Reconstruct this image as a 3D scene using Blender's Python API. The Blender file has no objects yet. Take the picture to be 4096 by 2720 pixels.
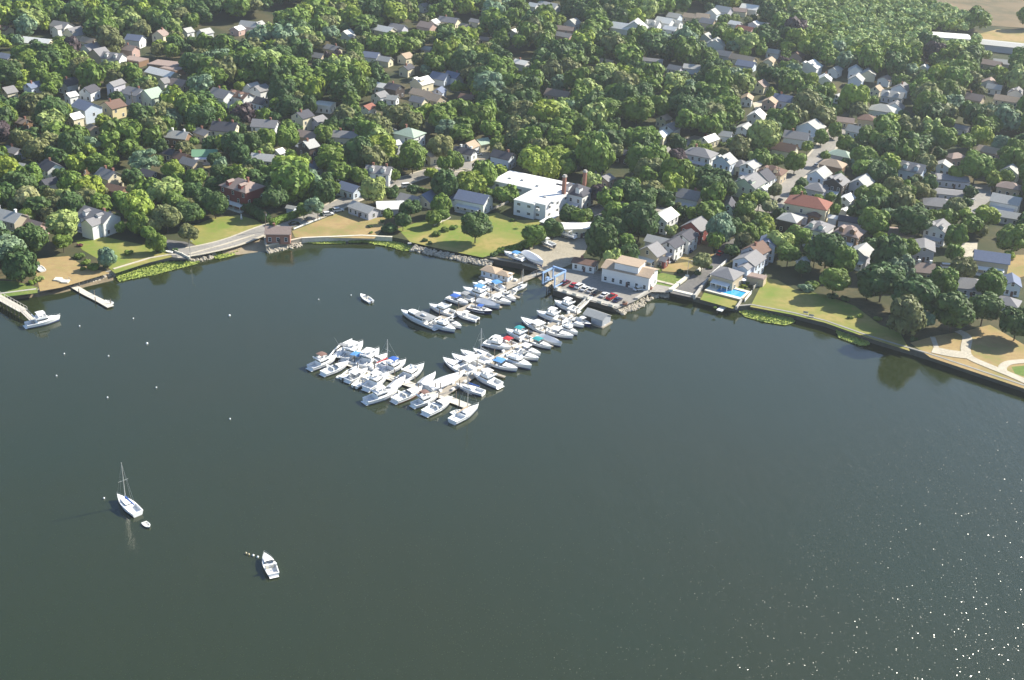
import bpy, math, random
import numpy as np
from mathutils import Vector, Matrix, noise
from mathutils.geometry import tessellate_polygon
SC = bpy.context.scene
COL = SC.collection
rad = math.radians
# ------------------------------------------------------------------ camera
CAM_H, PITCH, ROLL, FPX = 190.0, 26.0, 2.5, 5000.0
_p, _a = rad(PITCH), rad(ROLL)
_f = Vector((0, math.cos(_p), -math.sin(_p)))
_u = Vector((0, math.sin(_p), math.cos(_p)))
_r = Vector((1, 0, 0))
CR = math.cos(_a)*_r + math.sin(_a)*_u
CU = -math.sin(_a)*_r + math.cos(_a)*_u
cam = bpy.data.objects.new('camera', bpy.data.cameras.new('camera'))
COL.objects.link(cam); SC.camera = cam
m3 = Matrix((CR, CU, -_f)).transposed()
cam.matrix_world = Matrix.Translation((0, 0, CAM_H)) @ m3.to_4x4()
cam.data.sensor_width = 36.0
cam.data.lens = FPX/4096*36.0
cam.data.clip_start = 1.0
cam.data.clip_end = 20000.0
# ------------------------------------------------------------------ sky and sun
SUN_EL, SUN_AZ = 36.0, 63.0            # azimuth from +Y towards +X
w = bpy.data.worlds.new("World"); SC.world = w; w.use_nodes = True
nt = w.node_tree; bg = nt.nodes['Background']
sky = nt.nodes.new('ShaderNodeTexSky'); sky.sky_type = 'NISHITA'; sky.sun_disc = False
sky.sun_elevation = rad(SUN_EL); sky.sun_rotation = rad(SUN_AZ); sky.dust_density = .7; sky.ozone_density = 3.5
nt.links.new(sky.outputs[0], bg.inputs[0]); bg.inputs[1].default_value = 0.10
sl = bpy.data.lights.new('sun', 'SUN'); sl.energy = 5.0; sl.angle = rad(0.5); sl.color = (1.0, 0.93, 0.79)
sun = bpy.data.objects.new('sun', sl); COL.objects.link(sun)
sv = Vector((math.sin(rad(SUN_AZ))*math.cos(rad(SUN_EL)), math.cos(rad(SUN_AZ))*math.cos(rad(SUN_EL)), math.sin(rad(SUN_EL))))
sun.rotation_euler = sv.to_track_quat('Z', 'Y').to_euler()
SC.view_settings.view_transform = 'Standard'; SC.view_settings.look = 'None'
SC.view_settings.exposure = 0.95; SC.view_settings.gamma = 1.0
SC.render.engine = 'CYCLES'
SC.cycles.use_denoising = True
SC.cycles.max_bounces = 5; SC.cycles.diffuse_bounces = 2; SC.cycles.glossy_bounces = 2
SC.cycles.transparent_max_bounces = 6; SC.cycles.volume_bounces = 0
SC.cycles.sample_clamp_indirect = 6.0
SC.cycles.sample_clamp_direct = 0.0

def px(x, y, z=0.0):
    """the point of the level plane at height z that the photograph shows at pixel x, y (of 4096 x 2720)"""
    d = _f + (x-2048)/FPX*CR - (y-1360)/FPX*CU
    t = (z-CAM_H)/d.z
    return Vector((d.x*t, d.y*t, z))
def proj(P):
    v = Vector((P[0], P[1], P[2]-CAM_H)); zc = v.dot(_f)
    return 2048+v.dot(CR)/zc*FPX, 1360-v.dot(CU)/zc*FPX, FPX/zc

# ------------------------------------------------------------------ materials
MATS = {}
def nodes_of(m):
    m.use_nodes = True
    return m.node_tree, m.node_tree.nodes, m.node_tree.links, m.node_tree.nodes['Principled BSDF']
def M(name, col, rough=0.75, var=0.18, scale=1.2, spec=0.3, metal=0.0, streak=False):
    if name in MATS: return MATS[name]
    m = bpy.data.materials.new(name); t, n, l, b = nodes_of(m)
    b.inputs['Roughness'].default_value = rough
    b.inputs['Specular IOR Level'].default_value = spec
    b.inputs['Metallic'].default_value = metal
    tc = n.new('ShaderNodeTexCoord'); no = n.new('ShaderNodeTexNoise')
    no.inputs['Scale'].default_value = scale; no.inputs['Detail'].default_value = 5
    if streak:
        mp = n.new('ShaderNodeMapping'); mp.inputs['Scale'].default_value = (1, 1, 6)
        l.new(tc.outputs['Object'], mp.inputs[0]); l.new(mp.outputs[0], no.inputs['Vector'])
    else: l.new(tc.outputs['Object'], no.inputs['Vector'])
    mx = n.new('ShaderNodeMix'); mx.data_type = 'RGBA'
    c = Vector(col)
    mx.inputs[6].default_value = (*[max(0, k*(1-var)) for k in c], 1)
    mx.inputs[7].default_value = (*[min(1, k*(1+var)) for k in c], 1)
    l.new(no.outputs[0], mx.inputs[0]); l.new(mx.outputs[2], b.inputs['Base Color'])
    MATS[name] = m
    return m
def ground_mat(name, a, b_, c, s1, s2, rough=0.9, bias=0.5, soft=.12):
    """two-scale mottled ground: colours a, b in patches (scale s1), c in fine flecks (scale s2)"""
    m = bpy.data.materials.new(name); t, n, l, b = nodes_of(m)
    b.inputs['Roughness'].default_value = rough; b.inputs['Specular IOR Level'].default_value = .15
    g = n.new('ShaderNodeNewGeometry')
    n1 = n.new('ShaderNodeTexNoise'); n1.inputs['Scale'].default_value = s1; n1.inputs['Detail'].default_value = 4
    n2 = n.new('ShaderNodeTexNoise'); n2.inputs['Scale'].default_value = s2; n2.inputs['Detail'].default_value = 6
    l.new(g.outputs['Position'], n1.inputs['Vector']); l.new(g.outputs['Position'], n2.inputs['Vector'])
    r1 = n.new('ShaderNodeMapRange'); r1.inputs[1].default_value = bias-soft; r1.inputs[2].default_value = bias+soft
    l.new(n1.outputs[0], r1.inputs[0])
    m1 = n.new('ShaderNodeMix'); m1.data_type = 'RGBA'; m1.inputs[6].default_value = (*a, 1); m1.inputs[7].default_value = (*b_, 1)
    l.new(r1.outputs[0], m1.inputs[0])
    r2 = n.new('ShaderNodeMapRange'); r2.inputs[1].default_value = .45; r2.inputs[2].default_value = .7
    l.new(n2.outputs[0], r2.inputs[0])
    m2 = n.new('ShaderNodeMix'); m2.data_type = 'RGBA'; m2.inputs[7].default_value = (*c, 1)
    l.new(r2.outputs[0], m2.inputs[0]); l.new(m1.outputs[2], m2.inputs[6]); l.new(m2.outputs[2], b.inputs['Base Color'])
    MATS[name] = m
    return m
def foliage_mat(name, attr):
    m = bpy.data.materials.new(name); t, n, l, b = nodes_of(m)
    b.inputs['Roughness'].default_value = .6; b.inputs['Specular IOR Level'].default_value = .25
    if attr:
        src = n.new('ShaderNodeAttribute'); src.attribute_name = 'tint'; co = src.outputs['Color']
    else:
        src = n.new('ShaderNodeObjectInfo'); co = src.outputs['Color']
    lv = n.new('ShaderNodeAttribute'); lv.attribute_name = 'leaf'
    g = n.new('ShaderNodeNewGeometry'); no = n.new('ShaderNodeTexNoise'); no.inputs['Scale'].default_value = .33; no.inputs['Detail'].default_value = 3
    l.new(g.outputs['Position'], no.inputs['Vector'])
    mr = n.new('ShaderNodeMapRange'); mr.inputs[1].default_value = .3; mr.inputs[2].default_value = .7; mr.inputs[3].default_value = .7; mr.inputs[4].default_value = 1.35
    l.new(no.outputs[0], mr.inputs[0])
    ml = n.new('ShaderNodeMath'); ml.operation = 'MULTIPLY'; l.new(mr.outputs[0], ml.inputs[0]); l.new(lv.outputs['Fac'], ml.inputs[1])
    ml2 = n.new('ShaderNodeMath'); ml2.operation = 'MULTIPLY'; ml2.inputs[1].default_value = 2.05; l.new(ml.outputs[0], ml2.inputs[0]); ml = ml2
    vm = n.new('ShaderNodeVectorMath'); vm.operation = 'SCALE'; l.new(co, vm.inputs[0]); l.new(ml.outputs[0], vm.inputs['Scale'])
    l.new(vm.outputs[0], b.inputs['Base Color'])
    tr = n.new('ShaderNodeBsdfTranslucent'); l.new(vm.outputs[0], tr.inputs[0])
    mx = n.new('ShaderNodeMixShader'); mx.inputs[0].default_value = .13
    out = n['Material Output'] if 'Material Output' in n else None
    l.new(b.outputs[0], mx.inputs[1]); l.new(tr.outputs[0], mx.inputs[2]); l.new(mx.outputs[0], out.inputs['Surface'])
    MATS[name] = m
    return m
FOL = foliage_mat('foliage', False); FOLM = foliage_mat('foliage_mass', True)
BARK = M('bark', (.10, .075, .055), .9)
WHITE = M('white_paint', (.80, .80, .78), .6, .06)
GLASS = M('window_glass', (.03, .04, .05), .12, .2, spec=.6)
CONC = M('concrete', (.42, .40, .36), .85, .2, .8)
BRICK = M('brick', (.27, .13, .095), .85, .25, 3)
WALLC = {'W': (.74, .75, .74), 'C': (.70, .64, .46), 'Y': (.66, .56, .33), 'G': (.50, .50, .56), 'T': (.50, .42, .30), 'B': (.24, .15, .09),
         'R': (.21, .055, .05), 'L': (.60, .67, .76), 'N': (.07, .055, .05), 'P': (.58, .66, .54), 'K': (.52, .37, .33), 'S': (.40, .36, .27), 'Z': (.36, .17, .12)}
WALLN = {'W': 'white', 'C': 'cream', 'Y': 'yellow', 'G': 'pale grey', 'T': 'tan', 'B': 'brown', 'R': 'red', 'L': 'pale blue', 'N': 'dark brown', 'P': 'pale green', 'K': 'pinkish', 'S': 'stone', 'Z': 'brick'}
ROOFC = {'g': (.235, .23, .235), 'd': (.075, .075, .09), 'b': (.17, .105, .08), 't': (.40, .31, .225), 'w': (.78, .77, .73), 'u': (.16, .19, .27),
         'e': (.36, .45, .36), 'r': (.27, .11, .08), 'p': (.30, .23, .20), 'l': (.40, .40, .38), 'v': (.17, .33, .20)}
ROOFN = {'g': 'grey', 'd': 'dark', 'b': 'brown', 't': 'tan', 'w': 'white', 'u': 'blue-grey', 'e': 'pale green', 'r': 'red', 'p': 'pinkish brown', 'l': 'light grey', 'v': 'green'}
def wallm(k): return M('clapboard_'+WALLN[k].replace(' ', '_'), WALLC[k], .7, .08, .6, streak=True)
def roofm(k): return M('roofing_'+ROOFN[k].replace(' ', '_').replace('-', '_'), ROOFC[k], .85, .22, 1.5)

# ------------------------------------------------------------------ mesh helper
class MB:
    def __init__(s): s.v = []; s.f = []; s.mi = []; s.cm = 0
    def add(s, vs, fs):
        o = len(s.v); s.v += [tuple(x) for x in vs]; s.f += [tuple(i+o for i in f) for f in fs]; s.mi += [s.cm]*len(fs); return s
    def box(s, c, d, rz=0.0, taper=1.0):
        hx, hy, hz = d[0]/2, d[1]/2, d[2]/2; ca, sa = math.cos(rz), math.sin(rz); vs = []
        for z in (-hz, hz):
            k = taper if z > 0 else 1
            for x, y in ((-hx, -hy), (hx, -hy), (hx, hy), (-hx, hy)):
                vs.append((c[0]+(x*ca-y*sa)*k, c[1]+(x*sa+y*ca)*k, c[2]+z))
        return s.add(vs, [(3, 2, 1, 0), (4, 5, 6, 7), (0, 1, 5, 4), (1, 2, 6, 5), (2, 3, 7, 6), (3, 0, 4, 7)])
    def cyl(s, a, b, r0, r1=None, n=8):
        r1 = r0 if r1 is None else r1
        a, b = Vector(a), Vector(b); d = (b-a).normalized()
        q = d.to_track_quat('Z', 'Y'); X = q @ Vector((1, 0, 0)); Y = q @ Vector((0, 1, 0)); vs = []
        for P, r in ((a, r0), (b, r1)):
            for i in range(n):
                t = 2*math.pi*i/n; vs.append(P+X*(r*math.cos(t))+Y*(r*math.sin(t)))
        fs = [(i, (i+1) % n, n+(i+1) % n, n+i) for i in range(n)]+[tuple(range(n-1, -1, -1)), tuple(range(n, 2*n))]
        return s.add(vs, fs)
    def extr(s, prof, x0, x1, axis='x'):
        """closed profile of (t, z) swept along the axis"""
        n = len(prof); vs = []
        for x in (x0, x1):
            for (t, z) in prof: vs.append((x, t, z) if axis == 'x' else (t, x, z))
        fs = [(i, (i+1) % n, n+(i+1) % n, n+i) for i in range(n)]+[tuple(range(n-1, -1, -1)), tuple(range(n, 2*n))]
        return s.add(vs, fs)
    def prism(s, pts, z0, z1, scale=1.0, c=None):
        n = len(pts)
        if c is None: c = (sum(p[0] for p in pts)/n, sum(p[1] for p in pts)/n)
        vs = [(p[0], p[1], z0) for p in pts]+[(c[0]+(p[0]-c[0])*scale, c[1]+(p[1]-c[1])*scale, z1) for p in pts]
        fs = [(i, (i+1) % n, n+(i+1) % n, n+i) for i in range(n)]+[tuple(range(n-1, -1, -1)), tuple(range(n, 2*n))]
        return s.add(vs, fs)
    def blob(s, c, r, n=8, m=5, jit=0.0, sz=(1, 1, 1)):
        vs = [(c[0], c[1], c[2]-r*sz[2])]
        for j in range(1, m):
            ph = -math.pi/2+math.pi*j/m
            for i in range(n):
                t = 2*math.pi*i/n; k = r*(1+random.uniform(-jit, jit))
                vs.append((c[0]+k*math.cos(ph)*math.cos(t)*sz[0], c[1]+k*math.cos(ph)*math.sin(t)*sz[1], c[2]+k*math.sin(ph)*sz[2]))
        vs.append((c[0], c[1], c[2]+r*sz[2])); L = len(vs)-1; fs = []
        for i in range(n): fs.append((0, 1+(i+1) % n, 1+i)); fs.append((L, L-n+i, L-n+(i+1) % n))
        for j in range(m-2):
            for i in range(n):
                a = 1+j*n; fs.append((a+i, a+(i+1) % n, a+n+(i+1) % n, a+n+i))
        return s.add(vs, fs)
    def mesh(s, name, mats):
        me = bpy.data.meshes.new(name); me.from_pydata(s.v, [], s.f)
        for m in (mats if isinstance(mats, (list, tuple)) else [mats]): me.materials.append(m)
        if any(s.mi): me.polygons.foreach_set('material_index', s.mi)
        return me
    def build(s, name, mats, parent=None, smooth=False, loc=None):
        me = s.mesh(name, mats); return link(name, me, parent, smooth, loc)
def link(name, me, parent=None, smooth=False, loc=None):
    o = bpy.data.objects.new(name, me); COL.objects.link(o)
    if smooth: me.polygons.foreach_set('use_smooth', [True]*len(me.polygons))
    if parent is not None: o.parent = parent
    if loc is not None: o.location = loc
    return o
def tag(o, label=None, cat=None, group=None, kind=None):
    if label: o['label'] = label
    if cat: o['category'] = cat
    if group: o['group'] = group
    if kind: o['kind'] = kind
    return o
def thing(name, label, cat, loc=(0, 0, 0), rz=0.0, group=None):
    o = bpy.data.objects.new(name, None); COL.objects.link(o); o.location = loc; o.rotation_euler = (0, 0, rz)
    o.empty_display_size = .1
    return tag(o, label, cat, group)
def inpoly(x, y, P):
    r = False; j = len(P)-1
    for i in range(len(P)):
        xi, yi = P[i]; xj, yj = P[j]
        if (yi > y) != (yj > y) and x < (xj-xi)*(y-yi)/(yj-yi)+xi: r = not r
        j = i
    return r
# ------------------------------------------------------------------ setting: water, ground
LZ = 2.2
COAST = [(-600, 1262), (0, 1197), (148, 1178), (246, 1153), (300, 1140), (455, 1098), (600, 1054), (680, 1040), (757, 1040), (900, 1000),
 (1019, 962), (1062, 968), (1066, 1003), (1206, 972), (1447, 962), (1569, 968), (1650, 985), (1753, 1008), (1868, 1032), (1960, 1053), (2155, 1086),
 (2178, 1092), (2196, 1122), (2214, 1180), (2469, 1250), (2492, 1232), (2540, 1225), (2600, 1178), (2675, 1180), (2772, 1203), (2803, 1212),
 (2910, 1238), (2941, 1245), (3002, 1240), (3168, 1272), (3300, 1305), (3470, 1365), (3596, 1403), (3711, 1437), (4096, 1566), (4500, 1720)]
CW = [px(x, y, 0) for x, y in COAST]
FAR = 3200.0
lp = [Vector((-FAR, CW[0].y+20, 0))]+CW+[Vector((CW[-1].x+160, CW[-1].y-60, 0)), Vector((FAR, CW[-1].y-200, 0)), Vector((FAR, FAR+400, 0)), Vector((-FAR, FAR+400, 0))]
GROUND = ground_mat('ground_cover', (.045, .058, .026), (.12, .10, .055), (.06, .065, .035), .035, .6, bias=.52)  # colours darkened to stand for the shade between the trees
tris = tessellate_polygon([[Vector((v.x, v.y, 0)) for v in lp]])
b = MB(); n = len(lp)
b.add([(v.x, v.y, LZ) for v in lp], [tuple(t) for t in tris])
b.add([(v.x, v.y, LZ) for v in lp]+[(v.x, v.y, -2.0) for v in lp], [(i, i+1, n+i+1, n+i) for i in range(n-1)])
tag(b.build('ground', GROUND), kind='structure')
def water_mat():
    m = bpy.data.materials.new('sea_water'); t, n, l, b = nodes_of(m)
    b.inputs['Base Color'].default_value = (.016, .030, .018, 1)
    b.inputs['Roughness'].default_value = .07; b.inputs['IOR'].default_value = 1.56
    g = n.new('ShaderNodeNewGeometry')
    # murky water, slightly browner in broad patches
    nb = n.new('ShaderNodeTexNoise'); nb.inputs['Scale'].default_value = .012; nb.inputs['Detail'].default_value = 3
    l.new(g.outputs['Position'], nb.inputs['Vector'])
    mb = n.new('ShaderNodeMix'); mb.data_type = 'RGBA'; mb.inputs[6].default_value = (.027, .031, .010, 1); mb.inputs[7].default_value = (.018, .031, .013, 1)
    l.new(nb.outputs[0], mb.inputs[0]); l.new(mb.outputs[2], b.inputs['Base Color'])
    # wind ripples (long crests) and chop
    mp = n.new('ShaderNodeMapping'); mp.inputs['Rotation'].default_value = (0, 0, rad(28)); mp.inputs['Scale'].default_value = (1.0, .33, 1)
    l.new(g.outputs['Position'], mp.inputs[0])
    n1 = n.new('ShaderNodeTexNoise'); n1.inputs['Scale'].default_value = .55; n1.inputs['Detail'].default_value = 5; n1.inputs['Roughness'].default_value = .62
    l.new(mp.outputs[0], n1.inputs['Vector'])
    n0 = n.new('ShaderNodeTexNoise'); n0.inputs['Scale'].default_value = .09; n0.inputs['Detail'].default_value = 2
    l.new(mp.outputs[0], n0.inputs['Vector'])
    ad = n.new('ShaderNodeMath'); ad.operation = 'MULTIPLY_ADD'; ad.inputs[1].default_value = 2.2
    l.new(n0.outputs[0], ad.inputs[0]); l.new(n1.outputs[0], ad.inputs[2])
    bp = n.new('ShaderNodeBump'); bp.inputs['Strength'].default_value = 1.0; bp.inputs['Distance'].default_value = .07
    l.new(ad.outputs[0], bp.inputs['Height'])
    pn = n.new('ShaderNodeTexNoise'); pn.inputs['Scale'].default_value = .017; pn.inputs['Detail'].default_value = 3; pn.inputs['Distortion'].default_value = .6
    l.new(mp.outputs[0], pn.inputs['Vector']); pr = n.new('ShaderNodeMapRange'); pr.inputs[1].default_value = .38; pr.inputs[2].default_value = .62; pr.inputs[3].default_value = .45; pr.inputs[4].default_value = 1.5
    l.new(pn.outputs[0], pr.inputs[0]); l.new(pr.outputs[0], bp.inputs['Strength'])
    # rare steep facets added to make the sun glints: cells with their own tilt
    vo = n.new('ShaderNodeTexVoronoi'); vo.inputs['Scale'].default_value = 6.0; vo.feature = 'F1'
    l.new(g.outputs['Position'], vo.inputs['Vector'])
    sp = n.new('ShaderNodeSeparateColor'); l.new(vo.outputs['Color'], sp.inputs[0])
    def mt(op, a, b2, c=None):
        q = n.new('ShaderNodeMath'); q.operation = op
        for i, v in enumerate((a, b2, c)):
            if v is None: continue
            if isinstance(v, (int, float)): q.inputs[i].default_value = v
            else: l.new(v, q.inputs[i])
        return q.outputs[0]
    steep = mt('GREATER_THAN', sp.outputs[2], .972)
    amp = mt('MULTIPLY', mt('MULTIPLY_ADD', mt('POWER', sp.outputs[0], 1.5), .37, .08), steep)
    ang = mt('MULTIPLY_ADD', sp.outputs[1], .9, -.95)      # lean chosen to flash the sun towards the camera, give or take
    l.new(mt('MULTIPLY_ADD', steep, .15, .06), b.inputs['Roughness'])
    cx = n.new('ShaderNodeCombineXYZ')
    l.new(mt('MULTIPLY', amp, mt('COSINE', ang, 0)), cx.inputs[0]); l.new(mt('MULTIPLY', amp, mt('SINE', ang, 0)), cx.inputs[1])
    vadd = n.new('ShaderNodeVectorMath'); vadd.operation = 'ADD'; l.new(bp.outputs[0], vadd.inputs[0]); l.new(cx.outputs[0], vadd.inputs[1])
    vn = n.new('ShaderNodeVectorMath'); vn.operation = 'NORMALIZE'; l.new(vadd.outputs[0], vn.inputs[0])
    l.new(vn.outputs[0], b.inputs['Normal'])
    return m
b = MB(); b.add([(-FAR, -800, 0), (FAR, -800, 0), (FAR, 900, 0), (-FAR, 900, 0)], [(0, 1, 2, 3)])
tag(b.build('water', water_mat()), kind='structure')
_lvl = [0]
OPEN = []            # open ground where no tree may grow (in photo pixels)
def sheet(name, P, mat, z=None, open_=True, poly_world=None):
    _lvl[0] += 1
    z = LZ+.01+.006*_lvl[0] if z is None else z
    W = [px(x, y, LZ) for x, y in P]
    tr = tessellate_polygon([[Vector((v.x, v.y, 0)) for v in W]])
    b = MB(); b.add([(v.x, v.y, z) for v in W], [tuple(t) for t in tr])
    o = b.build(name, mat); tag(o, kind='structure')
    if open_: OPEN.append(P)
    return o
def offs(W, i):
    a = W[max(0, i-1)]; c = W[min(len(W)-1, i+1)]; d = Vector((c.x-a.x, c.y-a.y, 0)).normalized(); return Vector((d.y, -d.x, 0))
def smoothline(W, k=5):
    out = []
    for i in range(len(W)-1):
        p0, p1, p2, p3 = W[max(0, i-1)], W[i], W[i+1], W[min(len(W)-1, i+2)]
        for j in range(k):
            t = j/k; out.append(.5*((2*p1)+(p2-p0)*t+(2*p0-5*p1+4*p2-p3)*t*t+(3*p1-p0-3*p2+p3)*t**3))
    out.append(W[-1]); return out
def ribbon(name, P, width, mat, kerb=None):
    _lvl[0] += 1; z = LZ+.01+.006*_lvl[0]
    W = smoothline([px(x, y, LZ) for x, y in P]); vs = []; L = []; R = []
    for i, p in enumerate(W):
        o = offs(W, i)*width/2; vs += [(p.x+o.x, p.y+o.y, z), (p.x-o.x, p.y-o.y, z)]; L.append(p+o); R.append(p-o)
    b = MB(); b.add(vs, [(2*i, 2*i+2, 2*i+3, 2*i+1) for i in range(len(W)-1)])
    o = b.build(name, mat); tag(o, kind='structure')
    OPEN.append([proj(p)[:2] for p in L]+[proj(p)[:2] for p in reversed(R)])
    if kerb:
        k = MB()
        for S, sg in ((L, 1), (R, -1)):
            v2 = []
            for i, p in enumerate(S):
                q = offs(S, i)*sg
                for dd, zz in ((0, z-.02), (0, LZ+.14), (1.2, LZ+.14), (1.2, LZ-.05)): v2.append((p.x+q.x*dd, p.y+q.y*dd, zz))
            k.add(v2, [(4*i+j, 4*i+4+j, 4*i+5+j, 4*i+1+j) for i in range(len(S)-1) for j in range(3)])
        tag(k.build('pavement', kerb), kind='structure')
    return o
DRY = ground_mat('dry_lawn', (.36, .265, .125), (.25, .225, .085), (.31, .215, .105), .07, .45, bias=.54, soft=.07)
MIX = ground_mat('mixed_lawn', (.32, .265, .095), (.17, .225, .045), (.23, .225, .065), .05, .4, bias=.46, soft=.08)
GRN = ground_mat('green_lawn', (.13, .20, .045), (.19, .22, .06), (.10, .17, .04), .12, 1.0)
SAND = ground_mat('beach_sand', (.36, .29, .19), (.26, .21, .14), (.30, .25, .18), .2, 1.5)
GRAV = ground_mat('gravel', (.37, .33, .25), (.30, .27, .21), (.42, .38, .30), .12, 1.6)
ASPH = ground_mat('asphalt', (.15, .145, .14), (.19, .18, .17), (.12, .12, .12), .08, .9)
ASPL = ground_mat('pale_asphalt', (.27, .255, .23), (.33, .31, .28), (.23, .22, .205), .08, .9)
HEATH = ground_mat('dry_heath', (.25, .185, .115), (.13, .115, .065), (.20, .15, .09), .02, .12, bias=.5)
PALE = ground_mat('pale_paving', (.50, .45, .36), (.40, .37, .30), (.55, .50, .40), .2, 1.2)
for nm, mt_, P in [
 ('lawn', DRY, [(130, 1036), (275, 1024), (330, 1062), (440, 1092), (246, 1150), (160, 1165)]),
 ('lawn', MIX, [(300, 962), (420, 948), (600, 985), (740, 1015), (590, 1052), (460, 1094), (400, 1040), (330, 1000)]),
 ('lawn', GRN, [(-400, 1110), (60, 1125), (150, 1150), (150, 1172), (0, 1190), (-400, 1235)]),
 ('lawn', MIX, [(770, 905), (850, 872), (950, 860), (1024, 880), (1060, 905), (930, 960), (800, 995), (760, 965)]),
 ('lawn', DRY, [(1168, 925), (1283, 880), (1378, 840), (1497, 872), (1546, 865), (1530, 917), (1497, 955), (1244, 948), (1180, 950)]),
 ('lawn', MIX, [(1590, 915), (1700, 880), (1850, 880), (1990, 850), (2060, 880), (2165, 880), (2140, 935), (1990, 1015), (1930, 1030), (1780, 1000), (1640, 968)]),
 ('gravel_yard', GRAV, [(2075, 1010), (2160, 972), (2230, 950), (2360, 955), (2340, 1010), (2300, 1050), (2235, 1078), (2178, 1086), (2090, 1060)]),
 ('car_park', ASPL, [(2190, 1085), (2235, 1072), (2320, 1080), (2430, 1085), (2590, 1132), (2700, 1140), (2675, 1170), (2605, 1168), (2540, 1205), (2490, 1225), (2466, 1236), (2218, 1163), (2200, 1110)]),
 ('boat_ramp_road', ASPH, [(2680, 1172), (2770, 1192), (2805, 1160), (2850, 1095), (2915, 1045), (2945, 1015), (2880, 990), (2855, 1020), (2830, 1055), (2790, 1080), (2740, 1130)]),
 ('lawn', GRN, [(2585, 1105), (2650, 1092), (2745, 1112), (2700, 1152), (2600, 1132)]),
 ('lawn', DRY, [(2700, 1000), (2740, 970), (2850, 980), (2855, 1020), (2790, 1050), (2720, 1035)]),
 ('lawn', DRY, [(2640, 1062), (2750, 1048), (2775, 1065), (2730, 1092), (2650, 1085)]),
 ('lawn', MIX, [(3060, 1112), (3110, 1120), (3180, 1160), (3300, 1180), (3420, 1225), (3520, 1300), (3600, 1330), (3640, 1405), (3470, 1352), (3300, 1292), (3170, 1260), (3000, 1228), (3040, 1150)]),
 ('lawn', DRY, [(3640, 1372), (3735, 1345), (3860, 1325), (3960, 1300), (4200, 1440), (4200, 1590), (3720, 1430)]),
 ('lawn', GRN, [(4045, 1468), (4110, 1462), (4200, 1500), (4140, 1520), (4060, 1495)]),
 ('lawn', DRY, [(2440, 770), (2530, 752), (2550, 790), (2480, 810)]),
 ('lawn', DRY, [(4050, 1020), (4120, 1020), (4120, 1100), (4075, 1112), (4000, 1085)]),
 ('paved_yard', PALE, [(3843, 972), (3910, 970), (3905, 1052), (3850, 1038)]),
 ('paved_yard', ASPL, [(3866, 860), (3895, 738), (3965, 740), (3965, 800), (3925, 830), (3900, 855)]),
 ('car_park', ASPL, [(1800, 690), (1900, 680), (1975, 690), (1965, 760), (1900, 750), (1800, 760)]),
 ('driveway', ASPH, [(655, 958), (740, 968), (800, 990), (757, 1038), (690, 1030)]),
 ('driveway', GRAV, [(1870, 650), (1930, 605), (1972, 612), (1950, 640), (1890, 672)]),
 ('paved_yard', PALE, [(3350, 520), (3400, 510), (3450, 530), (3440, 560), (3370, 556)]),
 ('lawn', DRY, [(810, 664), (860, 660), (920, 680), (915, 710), (850, 700)]),
 ('lawn', GRN, [(1575, 645), (1610, 640), (1612, 690), (1580, 700)]),
 ('lawn', GRN, [(2790, 510), (2830, 505), (2825, 525), (2795, 530)]),
 ('paved_yard', PALE, [(3010, 412), (3070, 395), (3080, 430), (3020, 440)]),
 ('field', DRY, [(690, 235), (830, 240), (835, 275), (770, 285), (700, 262)]),
 ('road', ASPL, [(255, 12), (320, 25), (375, 38), (370, 52), (310, 45), (250, 25)]),
 ('field', HEATH, [(3480, -80), (3520, 12), (3690, 42), (3870, 98), (4096, 112), (4700, 90), (4700, -120)]),
 ('field', DRY, [(3860, 150), (3990, 118), (4300, 128), (4300, 230), (4000, 205), (3880, 190)]),
 ('lawn', MIX, [(2880, 1222), (2800, 1200), (2850, 1110), (2960, 1120), (2985, 1180), (2935, 1238)]),
 ]: sheet(nm, P, mt_)
ribbon('road', [(700, 1015), (800, 1000), (930, 968), (1080, 912), (1240, 868), (1370, 812), (1480, 765), (1620, 722), (1720, 690), (1840, 672)], 7.5, ASPL, PALE)
ribbon('road', [(1700, 650), (1800, 655), (1900, 668), (2000, 690)], 9, ASPL, PALE)
ribbon('road', [(2655, 660), (2675, 610), (2750, 567), (2800, 548)], 7, ASPL)
ribbon('road', [(3060, 850), (3105, 790), (3178, 704), (3230, 672), (3300, 596), (3335, 540), (3400, 490)], 9, ASPL, PALE)
ribbon('road', [(2320, 940), (2345, 870), (2440, 820), (2560, 800), (2640, 845)], 7, ASPL)
ribbon('path', [(3830, 1325), (3868, 1350), (3862, 1400), (3880, 1432), (3960, 1468), (4040, 1500), (4140, 1545)], 3.4, PALE)
ribbon('path', [(4120, 1445), (4040, 1452), (4010, 1470), (4015, 1488)], 2.8, PALE)
ribbon('path', [(3730, 1400), (3800, 1415), (3860, 1422)], 5.5, PALE)
ribbon('path', [(3730, 1350), (3745, 1392)], 1.8, PALE)
ribbon('path', [(2600, 1118), (2700, 1142)], 1.6, PALE)
ribbon('driveway', [(2880, 1015), (2920, 980), (2960, 960)], 5, ASPH)
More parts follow.
